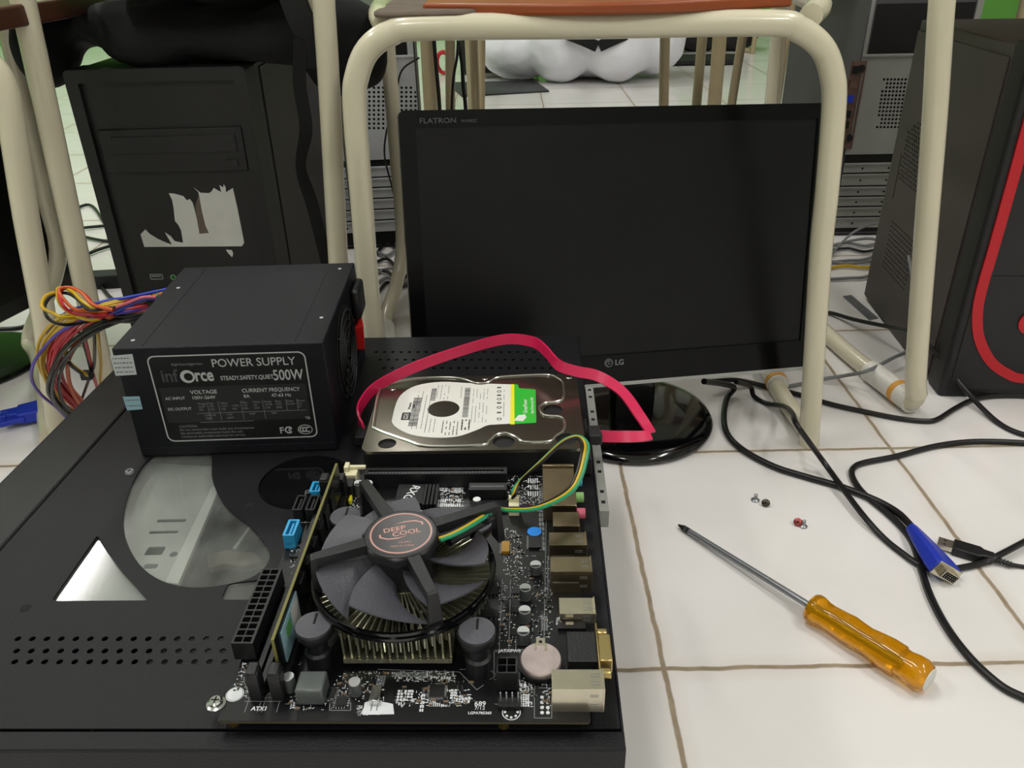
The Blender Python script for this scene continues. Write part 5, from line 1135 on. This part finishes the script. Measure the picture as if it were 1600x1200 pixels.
a = W(694, 118, z=0); t = Thing('red_cable_coil', 'small coil of reddish cable on the far floor', 'cable', (a.x, a.y, 0), 0); m = MB('wire_red'); m.tube([(26*math.cos(i*0.7), 8*math.sin(i*0.4), 50+40*math.sin(i*0.7)) for i in range(26)], 8, n=6, k=3); m.build('coil', t.o)

# ------------------------------------------------------------------ cables
def cable(label, pts, r, mt='cable_black', name='cable', grp=None, z=None):
    """pts are (u, v, height)"""
    P_ = [W(u, v, z=(h_ if z is None else z)) for u, v, h_ in pts]; o = P_[0].copy(); m = MB(mt); m.tube([p-o for p in P_], r, n=10, k=6)
    ob = m.build(name); ob.location = o*S; return tag(ob, label, 'cable', grp)
V = Thing('vga_cable', 'thick black monitor cable ending in a bright blue plug, right of the screwdriver', 'cable', tuple(W(1457, 880, z=0)), 0)
def vp(pts): return [V.loc(W(u, v, z=h_)) for u, v, h_ in pts]
MB('cable_black').tube(vp([(1100, 596, 60), (1130, 600, 30), (1147, 606, 12), (1136, 622, 4), (1131, 651, 3.6), (1137, 679, 3.6), (1162, 704, 3.6), (1209, 729, 3.6), (1256, 744, 3.6), (1312, 760, 3.6), (1350, 774, 4), (1381, 788, 4.5), (1406, 804, 6), (1427, 826, 9)]), 3.5, n=12).build('cord', V.o)
P0, P1 = V.loc(W(1426, 827, z=9)), V.loc(W(1478, 894, z=10)); d = (P1-P0); L0 = d.length; d.normalize(); s_ = d.cross(Vector((0, 0, 1))).normalized(); s_ = (s_*0.82+Vector((0, 0, 0.57))).normalized(); uu = s_.cross(d).normalized()
m = MB('vga_blue')
secs = [(-0.05, 4.4, 4.4), (0.12, 6.6, 5.4), (0.34, 9.5, 6.4), (0.66, 13.0, 7.6), (0.82, 14.6, 8), (1.0, 15, 8)]; R_ = []
for t_, a_, b2_ in secs:
    c_ = P0+d*L0*t_; R_.append([m.v(c_+s_*a_*sx_*k1+uu*b2_*sy_*k2) for sx_, sy_, k1, k2 in ((1, 1, 1, .6), (1, 1, .75, 1), (-1, 1, .75, 1), (-1, 1, 1, .6), (-1, -1, 1, .6), (-1, -1, .75, 1), (1, -1, .75, 1), (1, -1, 1, .6))])
for A1, B1 in zip(R_, R_[1:]):
    for i in range(8): m.f([A1[i], A1[(i+1) % 8], B1[(i+1) % 8], B1[i]])
m.f(R_[0][::-1]); m.f(R_[-1]); m.build('blue_plug', V.o, bevel=0.8)
def obox(m, c_, d, s_, uu, l, a_, b2_):
    m.hexa([c_+s_*x*a_+uu*y*b2_+d*z*l for z, x, y in ((0, -1, -1), (0, 1, -1), (0, 1, 1), (0, -1, 1), (1, -1, -1), (1, 1, -1), (1, 1, 1), (1, -1, 1))])
m = MB('port_bright'); obox(m, P1, d, s_, uu, 1, 13.4, 7.2); obox(m, P1+d, d, s_, uu, 6, 8.4, 4.2); m.use('dark_void'); obox(m, P1+d*6.8, d, s_, uu, 0.4, 7.4, 3.4)
m.use('port_bright')
for i in range(5):
    for j in (-1, 0, 1): obox(m, P1+d*7+s_*(i-2)*2.8+uu*j*2, d, s_, uu, 0.6, 0.35, 0.35)
m.build('metal_shell', V.o, bevel=0.2)
cable('black cable running from under the monitor, passing under the blue plug to the right edge', [(1150, 597, 40), (1172, 604, 14), (1178, 619, 5), (1197, 630, 3.2), (1225, 635, 18), (1238, 646, 48), (1244, 662, 58), (1262, 688, 42), (1287, 722, 14), (1319, 766, 9), (1350, 807, 7), (1381, 841, 3.2), (1412, 866, 3.2), (1436, 882, 3.2), (1465, 890, 3.2), (1497, 888, 3.2), (1537, 879, 3.4), (1560, 868, 8), (1600, 847, 8), (1640, 825, 3)], 2.9)
cable('thick black cable looping beside the blue plug and leaving at the lower right', [(1680, 700, 3), (1600, 692, 3), (1522, 690, 3), (1462, 697, 3), (1400, 713, 3), (1350, 723, 3), (1334, 731, 3), (1331, 742, 3), (1340, 760, 3), (1356, 777, 3), (1384, 800, 3), (1410, 825, 3), (1427, 850, 3), (1439, 888, 3), (1454, 932, 3.2), (1480, 981, 3.2), (1517, 1029, 3.2), (1562, 1070, 3.2), (1600, 1090, 3.2), (1660, 1115, 3)], 3.2)
cable('black cable crossing behind the chair foot towards the red trimmed tower', [(1109, 596, 14), (1150, 594, 8), (1194, 603, 3.2), (1250, 617, 3.2), (1300, 632, 3.2), (1350, 643, 3.2), (1400, 653, 3.2), (1444, 658, 3.2), (1465, 655, 3.2), (1491, 639, 3.2), (1519, 625, 3.2), (1553, 619, 3.2), (1600, 619, 3.2), (1650, 625, 3)], 3.0)
cable('black cable arching in front of the red trimmed tower', [(1250, 488, 3), (1292, 488, 4), (1337, 500, 14), (1394, 512, 34), (1427, 522, 50), (1461, 550, 45), (1487, 584, 28), (1525, 628, 9), (1562, 662, 3.2), (1600, 679, 3.2), (1660, 690, 3)], 2.9)
cable('grey cable lying across the chair runner', [(1420, 400, 120), (1428, 450, 90), (1432, 500, 50), (1424, 542, 26), (1394, 560, 20), (1356, 579, 27), (1319, 587, 12), (1281, 593, 4), (1235, 603, 2.6), (1200, 605, 2.6)], 2.4, 'cable_grey')
cable('grey cable arching in front of the vented side panel', [(1285, 400, 3), (1301, 385, 6), (1330, 376, 16), (1361, 373, 30), (1386, 382, 45), (1409, 400, 60), (1425, 420, 70), (1440, 450, 60)], 2.6, 'cable_grey')
cable('thin grey cable on the floor left of the open tower base', [(1294, 405, 3), (1310, 385, 10), (1335, 362, 22), (1365, 350, 40), (1385, 350, 48)], 2.2, 'cable_grey')
rnd = random.Random(4)
for i in range(6):
    v0 = 384+i*9; mt = ['cable_grey', 'cable_black', 'cable_grey', 'cable_grey', 'wire_yellow', 'cable_grey'][i]
    cable('tangled cable on the floor at the foot of the open tower by the monitor', [(1240, v0+12, 4), (1275, v0+6, 4), (1300, v0+rnd.uniform(-4, 8), 4), (1325, v0+rnd.uniform(-6, 8), 5), (1350, v0+rnd.uniform(-4, 6), 5), (1372, v0-4, 4)], 2.6, mt, grp='tangled cables by the open tower')
for i in range(8):
    v0 = 380+i*10; mt = ['cable_grey', 'cable_black', 'cable_grey', 'cable_black', 'cable_grey', 'cable_black', 'cable_grey', 'cable_black'][i]
    cable('tangled cable on the floor under the silver tower, left of the monitor', [(560, v0+rnd.uniform(-10, 10), 4), (585, v0+rnd.uniform(-10, 10), 5), (605, v0+rnd.uniform(-14, 14), 6), (625, v0+rnd.uniform(-14, 14), 6), (650, v0+rnd.uniform(-10, 10), 5), (690, v0, 4)], 3.0, mt, grp='tangled cables under the silver tower')
cable('thin black cable hanging down the rear of the silver tower', [(616, 150, 330), (604, 210, 270), (600, 240, 235), (612, 290, 190), (622, 340, 130), (626, 380, 80), (630, 420, 4)], 1.6) if False else None
def ycable(label, pts, y_, r, mt='cable_black', grp=None):
    P_ = [W(u, v, y=y_) for u, v in pts]; o = P_[0].copy(); m = MB(mt); m.tube([p-o for p in P_], r, n=8, k=6); ob = m.build('cable'); ob.location = o*S; return tag(ob, label, 'cable', grp)
ycable('thin black cable hanging down the rear of the silver tower', [(655, 90), (628, 110), (618, 150), (604, 205), (601, 245), (612, 290), (620, 330), (624, 370)], 1405, 1.6)
ycable('black cable hanging straight down between the tan chair legs', [(676, 0), (678, 60), (682, 110), (687, 170), (690, 260), (690, 330)], 1385, 3.2)
ycable('black twisted cable dangling above the monitor, beside the thin chair leg', [(712, 0), (716, 60), (722, 100), (724, 135), (728, 175), (730, 260), (730, 320)], 1500, 3.4)
ycable('thinner black cable branching off above the monitor', [(716, 60), (714, 90), (709, 120), (706, 170), (706, 260), (706, 320)], 1490, 2.4)
for i, pts in enumerate([[(100, 335, 4), (140, 320, 5), (165, 350, 5), (190, 372, 4)], [(90, 362, 4), (130, 356, 6), (170, 352, 4), (195, 348, 4)], [(110, 362, 5), (140, 372, 5), (180, 378, 4), (200, 372, 4)], [(100, 420, 4), (135, 398, 5), (170, 385, 5), (200, 380, 4)], [(90, 430, 4), (130, 425, 8), (165, 430, 8), (205, 426, 4)], [(100, 440, 4), (150, 441, 8), (180, 436, 8), (210, 440, 4)], [(60, 300, 4), (70, 330, 5), (90, 350, 5), (100, 372, 4)], [(150, 430, 10), (160, 450, 5), (180, 470, 4), (215, 475, 4)]]):
    cable('black cable on the floor between the left tower and the chair legs', pts, 3.0, grp='cables left of the tower')
cable('black cable behind the foot of the left monitor', [(-20, 515, 3), (0, 514, 3), (30, 512, 3), (60, 503, 3), (95, 494, 3), (120, 490, 3)], 3.0)
# adapter lying by the left tower
a = W(160, 447, z=0); t = Thing('power_adapter', 'flat black power adapter lying left of the tower', 'adapter', tuple(a), 0.1); MB('matte_black').bx(-32, 36, -16, 16, 0, 24).build('adapter_body', t.o, bevel=4, segs=3)

# left blue plug
a0, a1 = W(12, 652, z=12), W(66, 640, z=12)
Q = Thing('vga_cable', 'white cable with a dark blue plug lying on the floor at the left edge', 'cable', (a0.x, a0.y, 0), math.atan2((a1-a0).y, (a1-a0).x))
L0 = (a1-a0).length
m = MB('vga_blue'); m.prism([(0, -6), (4, -8), (L0*0.3, -9), (L0*0.32, -14), (L0, -16), (L0, 16), (L0*0.32, 14), (L0*0.3, 9), (4, 8), (0, 6)], 5, 19); m.bx(-14, 0, -4.5, 4.5, 7, 17); m.build('blue_plug', Q.o, bevel=1.5)
for s_ in (-1, 1): MB('vga_blue').bx(-8, L0*0.5, s_*14-3.4, s_*14+3.4, 9, 15).build('thumb_screw', Q.o, bevel=1)
m = MB('port_bright'); m.bx(L0, L0+1, -16, 16, 6, 18); m.bx(L0+1, L0+7, -8.5, 8.5, 8, 16); m.use('dark_void').bx(L0+6.9, L0+7.1, -7.4, 7.4, 9, 15); m.build('metal_shell', Q.o)
for s_ in (-1, 1): MB('port_bright').cone((L0+1, s_*12.8, 12), (L0+5, s_*12.8, 12), 2.2, n=8).build('screw_tip', Q.o)
MB('white_plastic').tube([(-12, 0, 12), (-40, -3, 6), (-90, -14, 4), (-160, -20, 4)], 3.6).build('cord', Q.o)

# USB cable
a0, a1 = W(1465, 847, z=5), W(1552, 873, z=5); d_ = a1-a0
U_ = Thing('usb_cable', 'black USB cable with a metal plug lying behind the blue plug', 'cable', (a0.x, a0.y, 0), math.atan2(d_.y, d_.x)); L0 = d_.length
m = MB('port_bright'); m.bx(0, 12.5, -6, 6, 2.6, 7.2); m.use('dark_void').bx(4.5, 6.7, -3.8, -1.8, 7.15, 7.25).bx(4.5, 6.7, 1.8, 3.8, 7.15, 7.25); m.build('metal_plug', U_.o, bevel=0.3)
m = MB('black_plastic'); m.prism([(12.5, -7.5), (L0*0.75, -7.5), (L0*0.82, -5), (L0, -4.5), (L0, 4.5), (L0*0.82, 5), (L0*0.75, 7.5), (12.5, 7.5)], 0.6, 9.2); m.build('plug_body', U_.o, bevel=1)
m = MB('black_plastic'); [m.cone((L0+i*2.6, 0, 4.6), (L0+i*2.6+1.6, 0, 4.6), 3.1-i*0.12, n=12) for i in range(6)]; m.tube([(L0, 0, 4.6), (L0+8, 0, 4.6), (L0+16, 0, 4)], 1.9); m.build('strain_relief', U_.o)
MB('cable_black').tube([U_.loc(W(u, v, z=h_)) for u, v, h_ in ((1572, 880, 4), (1590, 884, 2.4), (1620, 887, 2.2), (1680, 885, 2.2))], 1.9).build('cord', U_.o)

# ------------------------------------------------------------------ screwdriver, screws, strip
t0, t1, t2 = W(1060, 820, z=3.5), W(1266, 947, z=12.5), W(1452, 1062, z=14)
ax = (t2-t1); az_ = math.atan2(ax.y, ax.x)
SD = Thing('screwdriver', 'screwdriver with an amber translucent handle lying on the white tiles', 'screwdriver', (t1.x, t1.y, 0), az_)
e0, e1, e2 = SD.loc(t0), SD.loc(t1), SD.loc(t2); hl_ = (e2-e1).length; had = (e2-e1).normalized()
m = MB('steel'); m.cone(e0+(e1-e0)*0.06, e1+had*8, 2.9, n=20); m.build('shaft', SD.o)
dd = (e1-e0).normalized(); m = MB('matte_black'); m.lathe([(0.8, 0), (1.6, 3), (2.9, 7), (2.95, 14)], e0, dd, n=16); m.build('tip', SD.o)
rip = lambda a, z_: 1+0.035*math.cos(6*a)*(1 if 10 < z_ < hl_-14 else 0.2)
m = MB('amber'); m.lathe([(8, 0), (11.5, 1), (12.8, 4), (12.6, 8), (11.0, 13), (10.6, 18), (11.3, 28), (12.0, 36), (11.2, 44), (10.8, 50), (12.2, 60), (13.0, 68), (12.8, 78), (11.5, hl_-22), (11.2, hl_-18), (12.6, hl_-12), (12.8, hl_-6), (11, hl_-1.5), (9.5, hl_)], e1, had, n=48, ripple=rip); m.build('handle', SD.o, angle=60)
m = MB('steel'); m.cone(e1+had*1, e1+had*(hl_*0.8), 2.7, n=12); m.build('inner_shank', SD.o)
m = MB('wall_white'); m.lathe([(9.2, 0), (9.2, 0.6), (8, 1), (0.01, 1.2)], e2, had, n=24); m.build('end_cap', SD.o)
def floor_screw(u, v, mt, label, stand=False, r=3.1):
    a = W(u, v, z=0); t = Thing('small_screw', label, 'screw', tuple(a), 0); m = MB(mt); m.M = Matrix.Diagonal((1.35, 1.35, 1.2, 1))
    if stand: m.lathe([(r, 0), (r, 1), (r*0.6, 1.8), (1.3, 2), (1.3, 6), (0.4, 7)], (0, 0, 0), n=16)
    else: m.lathe([(1.2, -5), (1.4, 0), (r, 0.2), (r, 1.2), (r*0.6, 2), (0.01, 2)], (0, 0, 3), Vector((-0.35, -0.75, 0.55)), n=16); m.use('dark_void').cone(Vector((0, 0, 3))+Vector((-0.35, -0.75, 0.55)).normalized()*1.9, Vector((0, 0, 3))+Vector((-0.35, -0.75, 0.55)).normalized()*2.1, 0.9, n=8)
    m.build('screw_body', t.o); return t
floor_screw(1180, 782, 'steel', 'small grey screw standing on its head, leftmost of the loose screws', True)
floor_screw(1196, 790, 'screw_dark', 'small dark screw just right of the standing screw')
floor_screw(1246, 820, 'screw_red', 'small reddish screw touching a silver one')
floor_screw(1255, 823, 'steel', 'small silver screw touching the reddish one', True, 2.8)
P_ = [W(u, v, z=1) for u, v in ((1317, 463), (1330, 461), (1372, 497), (1358, 500))]; c_ = sum(P_, Vector())/4; t = Thing('metal_strip', 'small perforated grey metal strip on the floor by the dark tower', 'metal strip', (c_.x, c_.y, 0), 0)
m = MB('steel'); q = [(p.x-c_.x, p.y-c_.y) for p in P_]
m.plate(q, [circ(q[0][0]*(1-f_)*0.5+q[1][0]*(1-f_)*0.5+(q[2][0]+q[3][0])*0.5*f_, q[0][1]*(1-f_)*0.5+q[1][1]*(1-f_)*0.5+(q[2][1]+q[3][1])*0.5*f_, 2, 12) for f_ in (0.15, 0.4, 0.6, 0.85)], 0.1, 1.5); m.build('strip_body', t.o, flat=True)
